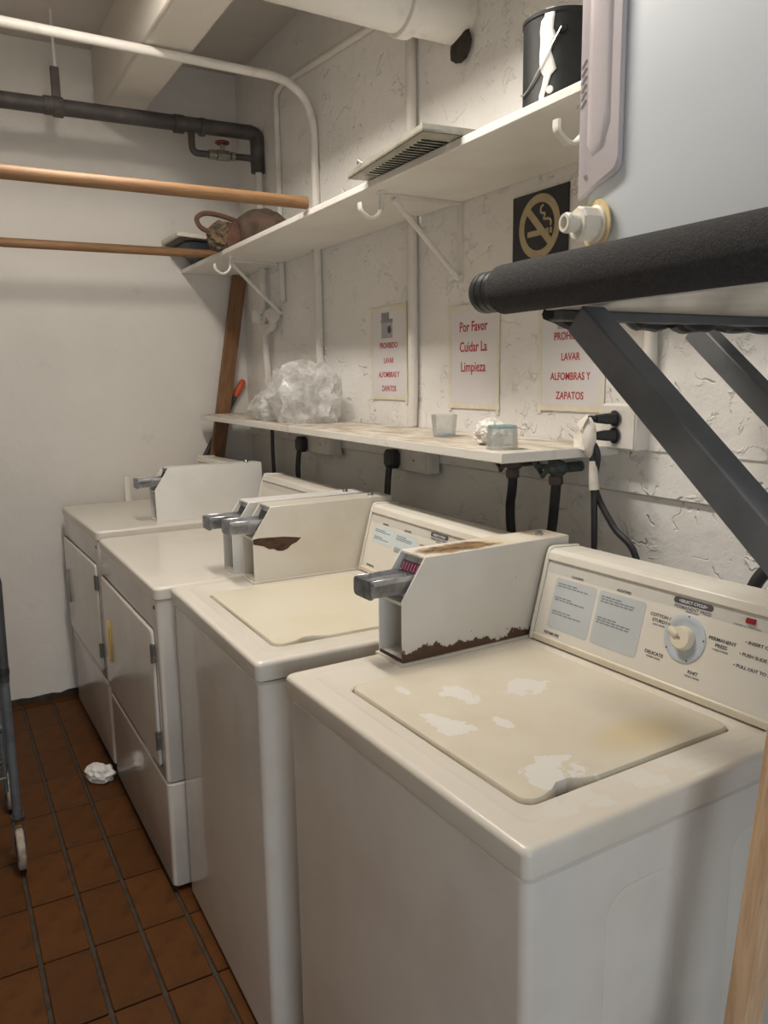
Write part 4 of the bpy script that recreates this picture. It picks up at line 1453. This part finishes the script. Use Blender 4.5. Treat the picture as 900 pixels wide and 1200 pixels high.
# timber leaning beside the nearest washer
A, B = Vector((3.314, -.66, .0)), Vector((3.314, -.513, 1.22))
ax = (B - A).normalized()
v, f = loft(zloops([(rrect(-.015, .015, -.019, .019, .004, 2), 0), (rrect(-.015, .015, -.019, .019, .004, 2), (B - A).length)]))
lo = obj('timber_strip', v, f, 'lumber', smooth=True)
lo.matrix_world = Matrix.Translation(A) @ Matrix(((1, 0, ax.x, 0), (0, ax.z, ax.y, 0), (0, -ax.y, ax.z, 0), (0, 0, 0, 1)))
tag(lo, 'pale timber strip leaning beside the nearest washer', 'timber')

# ================================================================== FOLDING CART AT THE LEFT
ct = empty('laundry_cart', (1.37, -1.285, 0))
tag(ct, 'grey folding wire laundry cart at the left edge', 'cart')
for (dx, dy) in ((0, 0), (0, -.42), (-.40, 0), (-.40, -.42)):
    front = dx == 0
    if front:
        tube('leg_tube', [(dx, dy, .165), (dx, dy, .60)], .0135, 'cart_grey', ct, 14)
        tube('upper_tube', [(dx, dy, .60), (dx, dy + .004, .90), (dx, dy + .001, .925), (dx, dy - .004, .935)], [.0150, .0150, .013, .006], 'cart_dark', ct, 14)
        v, f = orient(lathe([(.0165, -.012), (.0175, 0), (.0165, .012)], 14), Matrix.Translation((dx, dy, .632)))
        obj('clamp', v, f, 'rubber', ct, smooth=True)
    else:
        tube('leg_tube', [(dx, dy, .165), (dx, dy, .75)], .0115, 'cart_grey', ct, 12)
    v, f = orient(lathe([(.04, -.010), (.060, -.0115), (.065, -.008), (.065, .008), (.060, .0115), (.04, .010)], 28), axis_mat((dx, dy, .0655), (0, 1, 0)))
    wh = obj('wheel', v, f, 'tyre', ct, smooth=True)
    v, f = orient(lathe([(.041, -.0118), (.010, -.014), (.010, .014), (.041, .0118)], 20), axis_mat((dx, dy, .0655), (0, 1, 0)))
    obj('wheel_hub', v, f, 'cart_grey', wh, smooth=True)
    for s in (-1, 1):
        v, f = orient(loft(zloops([(rrect(-.013, .013, -.0012, .0012, .001, 1), 0), (rrect(-.010, .010, -.0012, .0012, .001, 1), .13)])), Matrix.Translation((dx, dy + s * .0165, .045)))
        obj('wheel_fork', v, f, 'cart_grey', ct)
    obj('fork_cap', *box_vf(dx - .012, dx + .012, dy - .018, dy + .018, .158, .172), 'rubber', ct, bev=.003)
for zz in (.30, .46, .75):
    tube('basket_rim', fillet([(0, -.02, zz), (0, -.40, zz), (-.40, -.40, zz), (-.40, -.02, zz), (0, -.02, zz)], .03), .006 if zz != .30 else .0045, 'cart_grey', ct, 8)
for k in range(11):
    y = -.035 - k * .035
    tube('basket_wire', fillet([(0, y, .75), (0, y, .30), (-.40, y, .30), (-.40, y, .75)], .02), .0022, 'chrome', ct, 6)
for k in range(10):
    xx = -.04 - k * .035
    tube('basket_wire', fillet([(xx, -.02, .75), (xx, -.02, .30), (xx, -.40, .30), (xx, -.40, .75)], .02), .0022, 'chrome', ct, 6)
tube('brace_bar', [(-.01, -.022, .44), (-.01, -.022, .25)], .006, 'cart_grey', ct, 8)
tube('handle', fillet([(0.0, 0.0, .93), (.02, -.03, .98), (.02, -.39, .98), (0, -.42, .93)], .03), .010, 'cart_dark', ct, 10)

# ================================================================== CEILING LAMP (above the frame)
lp = empty('strip_lamp', (2.05, -.93, ZC))
tag(lp, 'white fluorescent strip lamp hanging beside the ceiling beam', 'lamp')
box('lamp_body', (-.66, .66, -.10, .10, -.085, -.04), 'lamp_body', lp, bev=.006)
for s in (-.4, .4):
    tube('hanger_rod', [(s, 0, -.04), (s, 0, 0)], .006, 'white_metal', lp, 8)
for s in (-.045, .045):
    tube('lamp_tube', [(-.60, s, -.096), (.60, s, -.096)], .013, 'tube', lp, 12)
